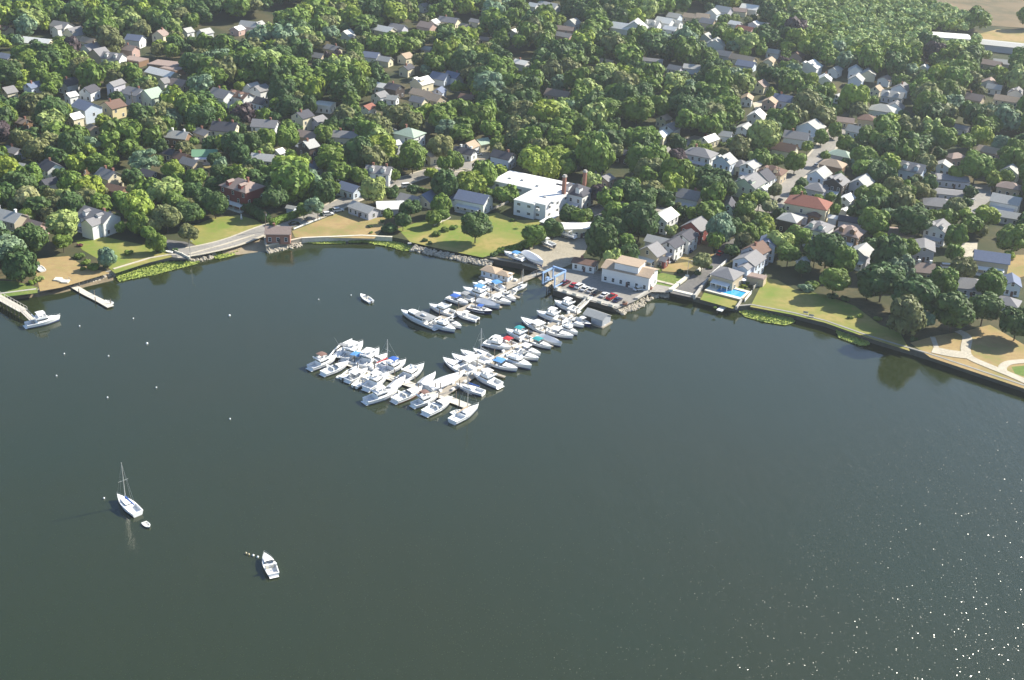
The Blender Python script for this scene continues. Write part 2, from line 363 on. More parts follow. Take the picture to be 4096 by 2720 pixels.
# the wooded ground around is left to the trees
# ------------------------------------------------------------------ shore walls, beaches, marsh, rocks
STONE = M('field_stone', (.34, .31, .25), .9, .35, .8)
STOND = M('dark_wet_stone', (.10, .10, .085), .85, .4, .8)
TIMB = M('weathered_timber', (.30, .26, .21), .85, .3, 1.2)
TIMD = M('dark_timber', (.055, .05, .045), .85, .4, .8)
def shore_wall(name, label, cat, i0, i1, face, cap, top=1.62, w0=.45, cw=.9, P=None):
    W = [px(x, y, 0) for x, y in (P or COAST[i0:i1+1])]; W = [W[0]]+[q for i in range(len(W)-1) for q in [W[i].lerp(W[i+1], k/4) for k in (1, 2, 3, 4)]]
    t = thing(name, label, cat); top += LZ-1.5
    for nm, m_, (o0, o1, z0, z1) in (('face', face, (w0, -.4, -1.6, top-.3)), ('coping', cap, (w0+.12, w0-cw, top-.298, top))):
        b = MB(); vs = []
        for i, p in enumerate(W):
            q = offs(W, i); j = random.uniform(-.06, .06)
            for o_, z in ((o0+j, z0), (o0+j, z1), (o1, z1), (o1, z0)): vs.append((p.x+q.x*o_, p.y+q.y*o_, z))
        n = len(W); fs = [(4*i+k, 4*i+4+k, 4*i+4+(k+1) % 4, 4*i+(k+1) % 4) for i in range(n-1) for k in range(4)]
        fs += [(0, 1, 2, 3), (4*n-1, 4*n-2, 4*n-3, 4*n-4)]
        b.add(vs, fs); b.build(nm, m_, t)
    return t
random.seed(3)
shore_wall('sea_wall', 'dark stone sea wall with pale coping along the green lawn beside the long left pier', 'wall', 0, 2, STOND, CONC)
shore_wall('sea_wall', 'low rubble stone wall between the beach and the dry lawn at the left', 'wall', 2, 5, STONE, STONE, 1.4)
shore_wall('sea_wall', 'pale stone wall behind the marsh grass below the white Victorian house', 'wall', 5, 8, STONE, PALE, 1.7)
shore_wall('sea_wall', 'long straight pale wall holding the shore road', 'wall', 8, 10, STONE, PALE, 1.9)
shore_wall('sea_wall', 'rough stone bulkhead under the brick boathouse', 'wall', 11, 13, STONE, PALE, 1.7)
shore_wall('sea_wall', 'white stone wall behind the marsh grass right of the brick boathouse', 'wall', 13, 15, M('white_stone', (.62, .58, .48), .9, .3, .7), M('white_stone', (.6, .6, .5)), 1.7)
shore_wall('bulkhead', 'low dark timber bulkhead below the covered boats in the gravel yard', 'wall', 19, 21, TIMD, TIMB, 1.8, .5, 1.6)
shore_wall('bulkhead', 'dark timber bulkhead with pale blocks in front of the parked cars', 'wall', 23, 24, TIMD, CONC, 1.75, .5, 2.6)
shore_wall('ramp_wall', 'white concrete edge at the foot of the boat ramp road', 'wall', 28, 29, TIMD, M('white_concrete', (.66, .63, .54), .85, .15), 1.8, .5, 1.6)
shore_wall('sea_wall', 'dark stone sea wall below the swimming pool', 'wall', 29, 32, STOND, STONE, 1.5)
shore_wall('sea_wall', 'long grey sea wall along the right hand lawn, running out of the photo', 'wall', 32, 40, STOND, M('old_concrete', (.30, .29, .26), .9, .25, .6), 1.7, .5, .75)
def strip(name, inner, outer, mat, z0, z1, kind='structure'):
    a = [px(x, y, z0) for x, y in inner]; c = [px(x, y, z1) for x, y in outer]; b = MB(); n = len(a)
    vs = [tuple(v) for v in a]+[tuple(v) for v in c]; b.add(vs, [(i, i+1, n+i+1, n+i) for i in range(n-1)])
    return tag(b.build(name, mat), kind=kind)
MUD = ground_mat('wet_sand', (.19, .155, .10), (.26, .21, .14), (.15, .13, .09), .3, 1.2)
strip('beach', [(-300, 1215), (148, 1172), (246, 1148), (455, 1094)], [(-300, 1248), (148, 1190), (254, 1172), (453, 1124)], MUD, .7, -.08)
strip('beach', [(890, 998), (960, 975), (1022, 955), (1068, 962)], [(885, 1024), (960, 1020), (1030, 1010), (1068, 1006)], SAND, 1.25, -.05)
strip('beach', [(2165, 1086), (2178, 1090), (2200, 1118), (2214, 1150)], [(2150, 1112), (2165, 1125), (2195, 1145), (2212, 1165)], SAND, 1.0, -.06)
MARSH = M('marsh_grass', (.29, .35, .075), .85, .16, .25)
def marsh(P, label, dens=5):
    W = [px(x, y, .15) for x, y in P]; Q = [(v.x, v.y) for v in W]
    b = MB(); b.add([(v.x, v.y, .30) for v in W], [tuple(t) for t in tessellate_polygon([[Vector((v.x, v.y, 0)) for v in W]])])
    xs = [q[0] for q in Q]; ys = [q[1] for q in Q]; A = (max(xs)-min(xs))*(max(ys)-min(ys)); k = int(A*dens)
    for _ in range(min(k, 9000)):
        x, y = random.uniform(min(xs), max(xs)), random.uniform(min(ys), max(ys))
        if not inpoly(x, y, Q): continue
        a = random.uniform(0, 6.28); h = random.uniform(.4, .75); s_ = random.uniform(.3, .55); lx, ly = random.uniform(-.5, .5), random.uniform(.1, .6)
        ca, sa = math.cos(a)*s_, math.sin(a)*s_
        b.add([(x-ca, y-sa, .1), (x+ca, y+sa, .1), (x+ca*.6+lx, y+sa*.6+ly, h), (x-ca*.6+lx, y-sa*.6+ly, h*.9)], [(0, 1, 2, 3)])
    tag(b.build('marsh_grass', MARSH), label, 'marsh grass', kind='stuff')
marsh([(458, 1100), (600, 1060), (680, 1048), (757, 1046), (800, 1042), (790, 1056), (758, 1064), (700, 1078), (620, 1100), (551, 1112), (477, 1128)], 'bright green marsh grass in the water below the white Victorian house')
marsh([(862, 1012), (955, 982), (958, 1004), (930, 1024), (880, 1036), (858, 1034)], 'small patch of green marsh grass below the shore road')
marsh([(1208, 960), (1378, 960), (1382, 974), (1290, 976), (1215, 972)], 'green marsh grass strip right of the brick boathouse')
marsh([(1390, 958), (1480, 952), (1570, 966), (1648, 984), (1655, 1003), (1610, 1004), (1560, 988), (1455, 970), (1395, 972)], 'thick yellow green marsh grass left of the rocky shore')
marsh([(2948, 1240), (3002, 1238), (3090, 1252), (3168, 1270), (3180, 1290), (3140, 1302), (3060, 1290), (2980, 1268)], 'marsh grass below the sea wall right of the pool')
marsh([(3340, 1318), (3400, 1338), (3470, 1364), (3480, 1380), (3440, 1384), (3355, 1352)], 'short strip of marsh grass below the right hand lawn')
def rocks(P, wid, k, label, z=.75):
    W = smoothline([px(x, y, .4) for x, y in P], 8); b = MB()
    for _ in range(k):
        i = random.randrange(len(W)-1); t = random.random(); p = W[i].lerp(W[i+1], t); q = offs(W, i); s_ = random.uniform(-1, 1)
        r = random.uniform(.28, .75)
        b.blob((p.x+q.x*s_*wid, p.y+q.y*s_*wid, z-s_*.55+random.uniform(-.15, .15)), r, 6, 4, .25, (random.uniform(.8, 1.3), random.uniform(.8, 1.3), random.uniform(.6, .9)))
    tag(b.build('rocks', M('riprap_rock', (.40, .36, .29), .9, .4, .35)), label, 'rocks', kind='stuff')
rocks([(1650, 996), (1753, 1018), (1868, 1042), (1965, 1060)], 1.5, 420, 'pale tumbled rocks along the shore left of the gravel yard')
rocks([(2474, 1250), (2500, 1236), (2545, 1226), (2600, 1184), (2672, 1182)], 1.7, 380, 'big pale boulders between the car park and the boat ramp')
rocks([(1070, 1006), (1130, 994), (1206, 978)], .9, 120, 'brown rocks at the foot of the boathouse bulkhead', .4)
rocks([(300, 1140), (380, 1120), (455, 1098)], 1.0, 160, 'dark rocks along the beach at the left end of the marsh grass', .5)
rocks([(760, 1046), (820, 1036), (865, 1018)], .6, 60, 'scattered rocks between the two left marsh patches', .3)
# ------------------------------------------------------------------ houses
WINM = None
def window_mesh(w_, h_):
    key = 'w%.1f_%.1f' % (w_, h_)
    if key in MATS: return MATS[key]
    b = MB(); b.box((0, 0, 0), (w_+.24, .10, h_+.24)); b.cm = 1; b.box((0, -.035, 0), (w_, .08, h_)); b.cm = 0
    b.box((0, -.06, 0), (w_, .06, .06))
    me = b.mesh('window', [WHITE, GLASS]); MATS[key] = me; return me
def gable_roof(b, w_, d_, h, pit, ridge, ov=.5, t=.22, cx=0, cy=0):
    if ridge == 'x': D, L, a0, t0 = d_/2, w_/2+ov, cx, cy
    else: D, L, a0, t0 = w_/2, d_/2+ov, cy, cx
    zr = h+D*pit; E = D+ov; ze = h-ov*pit
    prof = [(t0-E, ze), (t0-E, ze+t), (t0, zr+t), (t0+E, ze+t), (t0+E, ze), (t0, zr)]
    b.extr(prof, a0-L, a0+L, ridge); return zr
def gable_wall(b, w_, d_, h, pit, ridge, cx=0, cy=0):
    if ridge == 'x': D, L, a0, t0 = d_/2, w_/2, cx, cy
    else: D, L, a0, t0 = w_/2, d_/2, cy, cx
    b.extr([(t0-D, -.4), (t0-D, h-.03), (t0, h+D*pit-.03), (t0+D, h-.03), (t0+D, -.4)], a0-L, a0+L, ridge)
def hip_roof(b, w_, d_, h, pit, ov=.55, cx=0, cy=0):
    W_, D_ = w_/2+ov, d_/2+ov; m_ = min(W_, D_); zr = h+m_*pit; rx, ry = max(0.05, W_-m_), max(0.05, D_-m_)
    if W_ >= D_: ry = .05
    else: rx = .05
    v = [(-W_, -D_, h-.1), (W_, -D_, h-.1), (W_, D_, h-.1), (-W_, D_, h-.1), (-W_, -D_, h+.12), (W_, -D_, h+.12), (W_, D_, h+.12), (-W_, D_, h+.12),
         (-rx, -ry, zr), (rx, -ry, zr), (rx, ry, zr), (-rx, ry, zr)]
    b.add([(x+cx, y+cy, z) for x, y, z in v], [(3, 2, 1, 0), (0, 1, 5, 4), (1, 2, 6, 5), (2, 3, 7, 6), (3, 0, 4, 7), (4, 5, 9, 8), (5, 6, 10, 9), (6, 7, 11, 10), (7, 4, 8, 11), (8, 9, 10, 11)])
    return zr
HOUSES = []          # (x, y, name, label-base, obj, px radius, world centre, world radius)
def house(x, y, w_, d_, st, ridge, wk, rk, opt='', rot=-33, nwin=8, pit=None, label=None, name='house', cat='house', adj=''):
    h = 2.8*st+.4; pit = pit or random.uniform(.5, .72)
    D = (d_ if ridge == 'x' else w_)/2
    if 'f' in opt: zc = h*.7
    else: zc = h*.85
    P = px(x, y, LZ+zc); r = thing(name, label or '', cat, (P.x, P.y, LZ), rad(rot))
    wm, rm = wallm(wk), roofm(rk)
    b = MB(); rb = MB()
    if 'f' in opt:
        b.box((0, 0, h/2-.2), (w_, d_, h+.4)); rb.box((0, 0, h+.16), (w_+.3, d_+.3, .32)); rb.box((0, 0, h+.4), (w_-.5, d_-.5, .18)); zr = h+.5
    elif 'h' in opt:
        b.box((0, 0, h/2-.22), (w_, d_, h+.36)); zr = hip_roof(rb, w_, d_, h, min(pit, .55))
    else:
        gable_wall(b, w_, d_, h, pit, ridge); zr = gable_roof(rb, w_, d_, h, pit, ridge)
    if 'q' in opt:      # lower rear or side wing
        hw = max(2.8, h-2.0); ww, dd = w_*.5, d_*.62; cx, cy = -w_/2-ww/2+.25, d_*.1
        gable_wall(b, ww, dd, hw, pit*.9, 'x', cx, cy); gable_roof(rb, ww, dd, hw, pit*.9, 'x', .35, .2, cx, cy)
    if 'U' in opt:      # upper storey block on the long roof
        b.box((0, -.6, h+1.35), (w_*.5, d_*.78, 3.2)); rb.box((0, -.6, h+3.05), (w_*.5+.7, d_*.78+.7, .26))
    if 'Q' in opt:      # cross gable wing towards the front
        ww, dd = w_*.42, d_*.55; cx, cy = w_*.22, -d_/2-dd/2+.3; hw = h-.15
        gable_wall(b, ww, dd, hw, pit, 'y', cx, cy); gable_roof(rb, ww, dd+d_*.8, hw, pit, 'y', .35, .2, cx, cy+d_*.4)
    b.build('wall', wm, r); ro = rb.build('roof', rm, r)
    if 'v' in opt:
        pb = MB(); pw, pd = w_*.8, 2.4; pb.extr([(-d_/2-pd, 2.5), (-d_/2-pd, 2.7), (-d_/2+.1, 3.25), (-d_/2+.1, 3.05)], -pw/2, pw/2, 'x')
        for i in range(4): pb.box((-pw/2+.2+i*(pw-.4)/3, -d_/2-pd+.2, 1.2), (.2, .2, 2.6))
        pb.box((0, -d_/2-pd/2, .1), (pw, pd-.1, .8)); pb.build('porch', WHITE if wk != 'W' else M('porch_paint', (.6, .6, .62), .6, .08), r)
    if 'c' in opt or 'k' in opt:
        cm_ = WHITE if 'k' in opt else BRICK
        for sx in ((-.28, .28) if ('k' in opt or 'C' in opt) else (random.choice((-.22, .2)),)):
            c = MB(); px_, py_ = (sx*w_, 0) if ridge == 'x' else (0, sx*d_)
            c.box((px_+.4, py_+.3, zr-.2), (.8, .8, 2.6)); c.box((px_+.4, py_+.3, zr+1.15), (.98, .98, .2)); c.build('chimney', cm_, ro)
    if 'o' in opt:
        for sx in (-.24, .24):
            dm = MB(); dr = MB(); ww, dd = 1.9, d_*.3; cy = -d_*.3; hz = h+d_*.2*pit+1.1
            gable_wall(dm, ww, dd, hz, .6, 'y', sx*w_, cy); gable_roof(dr, ww, dd, hz, .6, 'y', .25, .15, sx*w_, cy)
            do = dm.build('dormer', wm, r); dr.build('roof', rm, do)
    # windows on the three sides that look at the bay, door on the front
    if nwin > 0:
        me = window_mesh(1.0, 1.5); spots = []
        for s_ in range(int(st)):
            z = 1.6+2.8*s_
            for i in range(max(1, int(w_/3.0))): spots.append((-w_/2+(i+.5)*w_/max(1, int(w_/3.0)), -d_/2-.04, z, 0))
            for i in range(max(1, int(d_/3.3))): spots.append((w_/2+.04, -d_/2+(i+.5)*d_/max(1, int(d_/3.3)), z, math.pi/2))
            if nwin > 9:
                for i in range(max(1, int(d_/3.6))): spots.append((-w_/2-.04, -d_/2+(i+.5)*d_/max(1, int(d_/3.6)), z, -math.pi/2))
        if 'q' in opt: spots = [s_ for s_ in spots if not s_[0] < -w_/2]
        if 'f' not in opt and 'h' not in opt and st > 1: spots.append((w_/2+.04, 0, 2.8*st+1.0, math.pi/2) if ridge == 'x' else (0, -d_/2-.04, 2.8*st+1.0, 0))
        if len(spots) > nwin: spots = spots[::max(1, int(round(len(spots)/nwin)))][:nwin]
        for (a, c, z, rr) in spots:
            o = link('window', me, r, loc=(a, c, z)); o.rotation_euler = (0, 0, rr)
        if nwin > 6 and 'v' not in opt:
            db = MB(); db.box((w_*.05, -d_/2-.05, .95), (1.0, .12, 2.1)); db.build('door', M('door_paint', (.12, .07, .06), .5, .1), r)
    HOUSES.append([x, y, name, (WALLN[wk], ROOFN[rk], opt, st, adj), r, max(w_, d_)*proj(P)[2]*.55, P, max(w_, d_)/2, label, h])
    return r
# landmark houses with hand written labels -------------------------------------------------
R = random.Random(11); random.seed(11)
LM = []              # landmarks (x, y, phrase)
def H(x, y, w_, d_, st, ridge, wk, rk, opt='', rot=-33, lab=None, lm=None, **k):
    nw = 14 if y > 560 else (5 if y > 330 else 2)
    o = house(x, y, w_, d_, st, ridge, wk, rk, opt, rot, k.pop('nwin', nw), label=lab, **k)
    if lm: LM.append((x, y, lm))
    return o
H(395, 872, 15, 9, 2, 'x', 'W', 'g', 'cQov', -30, 'big white Victorian house with grey gables and glazed porch above the left marsh', 'the white Victorian house above the marsh')
H(28, 872, 16, 8, 2, 'x', 'S', 'l', 'k', -25, 'stone house with light grey roof and white chimney cut by the left edge', 'the stone house at the left edge')
H(124, 905, 13, 7, 1, 'x', 'K', 'p', 'c', -28, 'low house with a long pinkish roof right beside the stone house at the left edge')
H(969, 755, 15, 11, 3, 'x', 'R', 'p', 'hcvo', -33, 'tall dark red Victorian house with tan-pink hipped roof behind the hedge', 'the dark red Victorian house')
H(1114, 930, 9.5, 6, 1.3, 'x', 'Z', 'p', 'c', 5, 'small brick boathouse with pinkish grey roof right on the shore bulkhead', 'the brick boathouse', name='boathouse', cat='boathouse')
H(1166, 833, 3.4, 2.6, .8, 'x', 'L', 'l', '', -20, 'tiny white garden shed below the big yellow-green trees', name='shed', cat='shed', nwin=1)
H(1053, 640, 10, 7, 2, 'x', 'C', 'l', 'c', -8, 'beige two storey house with light grey roof behind the dark red Victorian house')
H(1235, 590, 8, 6, 2.6, 'y', 'N', 'l', 'cq', -40, 'tall dark brick house with light grey roof and bright gable', 'the dark brick house with the bright gable')
H(1233, 548, 10, 7, 1.6, 'x', 'K', 'p', '', -20, 'orange-pink house with pinkish roof behind the dark brick house')
H(1116, 611, 5, 4, 1, 'y', 'W', 'w', '', -33, 'small white cottage left of the dark brick house')
H(1250, 672, 7, 6, 1.4, 'y', 'L', 'u', 'c', -30, 'small blue roofed house in front of the dark brick house')
H(1385, 548, 12, 7, 1.6, 'x', 'C', 'g', 'cCq', -5, 'cream house with grey roofs and two brick chimneys, right of the pinkish-roofed house')
H(1577, 580, 4, 5, 1.7, 'y', 'W', 'w', '', -50, 'small white gabled shed left of the pale green hipped roof', name='shed', cat='shed', nwin=2)
H(1638, 540, 12, 10, 2, 'x', 'W', 'e', 'hcvq', -30, 'large white house with pale green hipped roof and brick chimney', 'the white house with the pale green hipped roof')
H(1516, 690, 11, 8, 2, 'x', 'W', 'g', 'cCvo', -8, 'white two storey house with grey roof and deck above the shore road', 'the white house with the deck')
H(1401, 756, 10, 7, 1.1, 'x', 'L', 'u', '', -35, 'low white garage with blue-grey roof left of the shore road', name='garage', cat='garage')
H(1455, 836, 12, 6.5, 1, 'x', 'G', 'l', '', -38, 'low cottage with long light grey roof below the shore road', 'the low grey-roofed cottage', name='cottage')
H(1560, 828, 11, 7, 1, 'x', 'G', 'w', '', 12, 'low cottage with white roof beside the grey roofed cottage', 'the low white-roofed cottage', name='cottage')
H(1860, 610, 10, 6, 1.1, 'x', 'W', 'd', 'k', -26, 'white cottage with dark roof and white chimney beside the driveway', 'the white cottage with the dark roof', name='cottage')
H(1880, 588, 6, 7, 1.5, 'y', 'W', 't', '', -30, 'tan roofed wing house just behind the white cottage with the dark roof')
H(1929, 573, 6, 6, 1.2, 'y', 'C', 'e', '', -50, 'small garage with pale green roof behind the driveway', name='garage', cat='garage')
H(2013, 630, 10, 7, 1.7, 'x', 'L', 'd', 'c', -30, 'pale house with dark grey roof behind the large white flat-roofed building', 'the pale house with the dark grey roof')
H(1724, 624, 5, 6, 1.4, 'y', 'C', 't', '', -40, 'small cream gabled cottage with tan roof beside the big round tree')
H(1640, 800, 9, 7, 1, 'x', 'W', 'g', '', -28, 'ranch house with grey roof left of the brick chimney ranch')
H(1708, 795, 8, 8, 1, 'y', 'C', 'u', '', -28, 'ranch house with blue-grey roof and a broad brick chimney', nwin=6)
H(1895, 800, 14, 9, 1.7, 'x', 'W', 'u', 'qv', -25, 'white house with long blue-grey roof left of the large white building', 'the white house with the long blue-grey roof')
H(2308, 772, 11, 11, 2.3, 'x', 'W', 'd', 'hovq', -30, 'white Victorian house with steep dark hipped roof beside the brick chimneys', 'the white Victorian house with the dark hipped roof', pit=.9)
H(2392, 878, 5, 4, 1.2, 'y', 'C', 'g', '', -35, 'small cream shed between the trees behind the white boat shed', name='shed', cat='shed', nwin=2)
H(2315, 908, 13, 7, 1.3, 'x', 'C', 'w', '', 10, 'long boat shed with rounded white roof above the gravel yard', 'the white-roofed boat shed', name='boat_shed', cat='shed', pit=.25)
H(2342, 1052, 9, 5, 1, 'x', 'W', 'b', 'c', -22, 'little white marina office with brown roof at the car park', 'the marina office', name='marina_office', cat='office', pit=.35)
H(2520, 1082, 19, 9.5, 1.9, 'x', 'W', 't', 'U', -25, 'long white clubhouse with tan roof and upper deck beside the car park', 'the white clubhouse with the tan roof', name='clubhouse', cat='clubhouse', pit=.3, nwin=16)
H(2606, 1012, 9, 7, 1.6, 'y', 'T', 'g', 'v', -35, 'brown cottage with grey roof behind the white clubhouse')
H(2648, 1040, 4, 3.5, 1, 'x', 'R', 'g', '', -30, 'small red shed between the clubhouse and the dry yard', name='shed', cat='shed', nwin=2)
H(2637, 970, 10, 6, 1.5, 'x', 'G', 'l', '', -28, 'grey roofed house with white balcony railings behind the brown cottage')
H(2690, 982, 6, 8, 2, 'y', 'W', 'd', 'v', -33, 'white gabled house with dark roof left of the dry yard')
H(2742, 952, 7, 8, 2, 'y', 'W', 'd', '', -33, 'white gabled house with dark roof behind the dry yard')
H(2782, 912, 9, 9, 2, 'y', 'R', 'g', 'v', -33, 'red and white house with grey gable behind the white gabled houses', 'the red and white gabled house')
H(2656, 872, 8, 11, 2, 'y', 'W', 'w', '', -32, 'bright white house with white gabled roof right of the big dark trees', 'the bright white house with the white roof')
H(2755, 790, 11, 8, 1.8, 'x', 'W', 'g', 'cv', -28, 'white house with grey roof and brick chimney standing among trees', 'the white house with grey roof among the trees')
H(2908, 1102, 9, 9, 1.6, 'x', 'T', 'g', 'hv', -33, 'tan house with big dark grey hipped roof behind the swimming pool', 'the house behind the swimming pool')
H(2996, 1045, 9, 10, 2, 'y', 'L', 'g', 'vQ', -33, 'blue and white Victorian house with grey gables behind the pool house')
H(3022, 1008, 8, 9, 2.2, 'y', 'G', 'b', 'c', -38, 'grey house with brown ridge right behind the blue and white Victorian')
H(3073, 975, 6, 9, 2.4, 'y', 'L', 'u', '', -15, 'tall lilac-blue house half hidden by big trees', 'the tall lilac-blue house')
H(3014, 1112, 9, 4.5, .9, 'x', 'T', 'p', 'f', -25, 'flat roofed tan shed between the pool and the right lawn', name='shed', cat='shed', nwin=2)
H(2916, 833, 5, 9, 2, 'y', 'P', 'd', '', -15, 'narrow pale green house with very steep dark roof', pit=1.1)
H(2996, 737, 11, 12, 2, 'y', 'P', 'g', 'o', -33, 'large pale green house with steep grey roof', 'the large pale green house')
H(3050, 715, 9, 8, 2, 'y', 'W', 'd', '', -33, 'white house with dark roof joined behind the large pale green house')
H(3058, 757, 4, 6, 1, 'y', 'W', 'w', '', -33, 'low white garage beside the large pale green house', name='garage', cat='garage', nwin=2)
H(2801, 620, 14, 10, 2, 'x', 'W', 'g', 'hcv', -30, 'large white house with grey hipped roof and brick chimney behind the copper beech', 'the large white house with the grey hipped roof')
H(2899, 650, 9, 8, 2.2, 'y', 'L', 'l', 'vo', -33, 'tall house with light grey roof and white trim, left one of the row')
H(2962, 664, 8, 8, 1.4, 'x', 'C', 'g', 'h', -33, 'low cream house with grey hipped roof in the row of white houses')
H(3002, 668, 7, 9, 2, 'y', 'W', 'l', 'v', -33, 'white gabled house with light roof in the row behind the street trees')
H(3090, 690, 11, 9, 1.6, 'x', 'T', 'b', 'hov', -30, 'broad tan house with brown hipped roof and dormers at the right street', 'the brown-roofed house at the right street')
H(2902, 544, 6, 5, 1.4, 'x', 'L', 'l', '', -20, 'small pale house between two trees behind the white hipped house')
H(2834, 561, 6, 10, 1.2, 'y', 'C', 'w', '', -40, 'narrow house with white roof behind the curved road')
H(2680, 515, 8, 8, 1.6, 'y', 'W', 'g', '', -33, 'white house with grey roof left of the curved road', 'the white house by the curved road')
H(2642, 544, 5, 8, 1.6, 'y', 'C', 'w', '', -20, 'cream gabled house just left of the curved road')
H(2495, 617, 8, 6, 1.6, 'x', 'N', 'd', '', -25, 'dark house with white gable glimpsed between big trees')
H(2422, 718, 6, 6, 1.2, 'y', 'K', 'g', '', -33, 'small pinkish cottage with grey roof behind the copper beech')
H(2383, 692, 5, 5, 1.2, 'y', 'G', 'g', 'c', -33, 'small grey cottage with chimney behind the pale bush')
H(3232, 820, 18, 11, 2.2, 'x', 'C', 'r', 'hc', -24, 'long cream apartment house with red tiled hipped roof', 'the cream house with the red tiled roof', nwin=16)
H(3159, 880, 8, 8, 1.8, 'x', 'N', 'l', 'h', -30, 'dark house with light grey hipped roof in front of the red tiled roof')
H(3276, 918, 9, 10, 2.4, 'y', 'W', 'g', 'hov', -33, 'tall white house with grey roof in front of the red tiled roof', 'the tall white house below the red tiled roof')
H(3398, 935, 10, 10, 2, 'y', 'B', 'p', 'hov', -33, 'brown house with pinkish hipped roof and white dormers', 'the brown house with white dormers')
H(3260, 862, 5, 5, 1.2, 'x', 'B', 'b', 'h', -33, 'small round brown roof just below the red tiled roof')
H(3202, 872, 6, 4, .9, 'x', 'G', 'g', 'f', -25, 'low grey flat garage below the red tiled roof', name='garage', cat='garage', nwin=0)
H(3331, 872, 3.5, 3, .9, 'x', 'W', 'w', '', -20, 'tiny white shed right of the red tiled roof', name='shed', cat='shed', nwin=0)
H(3387, 798, 5, 7, 1.3, 'y', 'W', 'w', '', -33, 'small white house with white roof right of the red tiled roof')
H(3378, 846, 3.5, 4, .9, 'y', 'W', 'w', '', -33, 'tiny white garage in front of the small white house', name='garage', cat='garage', nwin=0)
H(3404, 884, 10, 5, .9, 'x', 'G', 'd', '', -20, 'low dark roofed garage behind the brown house', name='garage', cat='garage', nwin=2)
H(3265, 757, 9, 8, 1.4, 'y', 'G', 'g', 'h', -30, 'grey hipped roof house right behind the red tiled roof')
H(3277, 703, 8, 10, 2, 'y', 'L', 'l', '', -33, 'pale lilac gabled house behind the red tiled roof', 'the pale lilac gabled house')
H(3344, 733, 9, 9, 2.2, 'y', 'N', 'g', 'ov', -33, 'dark brown house with grey roof and white dormers', 'the dark brown house with dormers')
H(3446, 735, 8, 11, 1.8, 'y', 'G', 'l', '', -33, 'pale grey gabled house at the edge of the dark trees')
H(3331, 662, 11, 8, 1.6, 'x', 'B', 't', 'h', -30, 'brown house with tan hipped roof behind the lilac gabled house')
H(3363, 622, 11, 7, 1.4, 'x', 'G', 'e', 'h', -33, 'grey house with green hipped roof near the right street', 'the green hipped roof by the right street')
H(3140, 600, 11, 8, 1.6, 'x', 'C', 'b', 'q', -30, 'cream house with brown roof left of the right street', 'the brown roof left of the right street')
H(3185, 552, 12, 8, 1.7, 'x', 'L', 'g', 'c', -20, 'pale house with long grey roof behind the brown roof')
H(3243, 512, 12, 10, 2, 'y', 'L', 'l', 'v', -33, 'large lilac-white house at the far end of the right street', 'the large lilac-white house')
H(3580, 930, 14, 9, 1.1, 'x', 'T', 'p', '', -15, 'long low tan roofed house between large dark trees', 'the long tan-roofed house', pit=.2)
H(3695, 990, 8, 11, 1.6, 'y', 'G', 'g', '', -15, 'grey-blue roofed house in front of the white gabled one', pit=.3)
H(3752, 918, 9, 10, 2, 'y', 'W', 'g', 'vo', -33, 'white gabled house with brick base right of the large dark tree', 'the white gabled house right of the dark tree')
H(3443, 1015, 8, 9, 1.8, 'y', 'G', 'l', 'v', -33, 'grey-white house with light roofs behind the lawn trees')
H(3214, 1047, 4, 5, 1.2, 'y', 'W', 'w', '', -33, 'small white gable peeping between the two big trees above the lawn')
H(3963, 1040, 13, 8, 1.9, 'x', 'S', 'u', 'v', -15, 'stone house with blue-grey roof right of the pale paved yard', 'the stone house by the paved yard')
H(3690, 1080, 8, 7, 1.1, 'x', 'T', 'p', 'k', -8, 'low house with pinkish plank roof among the right hand trees')
H(3874, 1143, 13, 9, 1, 'x', 'G', 'g', 'h', -10, 'grey ranch house with hipped roof behind the right hand park trees', 'the grey ranch house')
H(4029, 1212, 8, 7, 1.1, 'y', 'G', 'g', 'h', -30, 'small grey hipped roof house at the far right edge')
H(4046, 1132, 6, 9, 1.4, 'y', 'L', 'u', '', -15, 'blue-grey house beside the street at the right edge')
H(3650, 680, 11, 9, 1.6, 'x', 'L', 'g', 'o', -33, 'grey house with dark roof and an orange canopy beside it', 'the grey house with the orange canopy')
H(3771, 668, 9, 7, 1.2, 'y', 'L', 'l', '', -25, 'pale blue walled house left of the large dark green tree')
H(3819, 630, 9, 6, 1.4, 'x', 'K', 'p', 'h', 25, 'pinkish roof rising behind the pale blue walled house')
H(3809, 722, 15, 10, 1, 'x', 'G', 'g', 'f', -12, 'broad flat grey roof left of the paved yard', 'the broad flat grey roof', name='workshop', cat='workshop')
H(3796, 772, 14, 8, 1, 'x', 'G', 'g', '', -12, 'long low grey roof in front of the broad flat roof', pit=.25)
H(3755, 818, 13, 9, 1, 'x', 'G', 'g', 'h', -12, 'low grey hipped roof left of the yellow-green trees')
H(4039, 688, 8, 6, 1.6, 'y', 'W', 'l', '', -33, 'white gabled house at the right edge behind the tan roof')
H(4035, 750, 10, 7, 1.3, 'x', 'T', 'p', 'h', -25, 'house with pinkish tan hipped roof at the right edge')
H(4023, 808, 12, 9, 1.7, 'x', 'W', 'l', 'v', -28, 'wide white house at the right edge with a shed roof')
H(4026, 865, 11, 6, 1, 'x', 'G', 'l', '', -22, 'long grey roof garage in front of the wide white house', name='garage', cat='garage', nwin=3)
H(1061, 506, 12, 8, 2, 'x', 'W', 'g', 'c', -5, 'wide bright white house with grey roof behind the beige house', 'the wide bright white house')
H(902, 520, 12, 9, 2, 'x', 'C', 'd', 'cC', -8, 'cream stone house with dark roof and two brick chimneys', 'the cream house with two chimneys')
H(711, 548, 11, 7, 1.3, 'x', 'B', 'l', 'k', -12, 'house with light grey roof and two white chimneys', 'the grey roof with two white chimneys')
H(815, 535, 9, 6, 1.3, 'x', 'C', 'g', 'c', -40, 'cream cottage with grey roof left of the two chimney house')
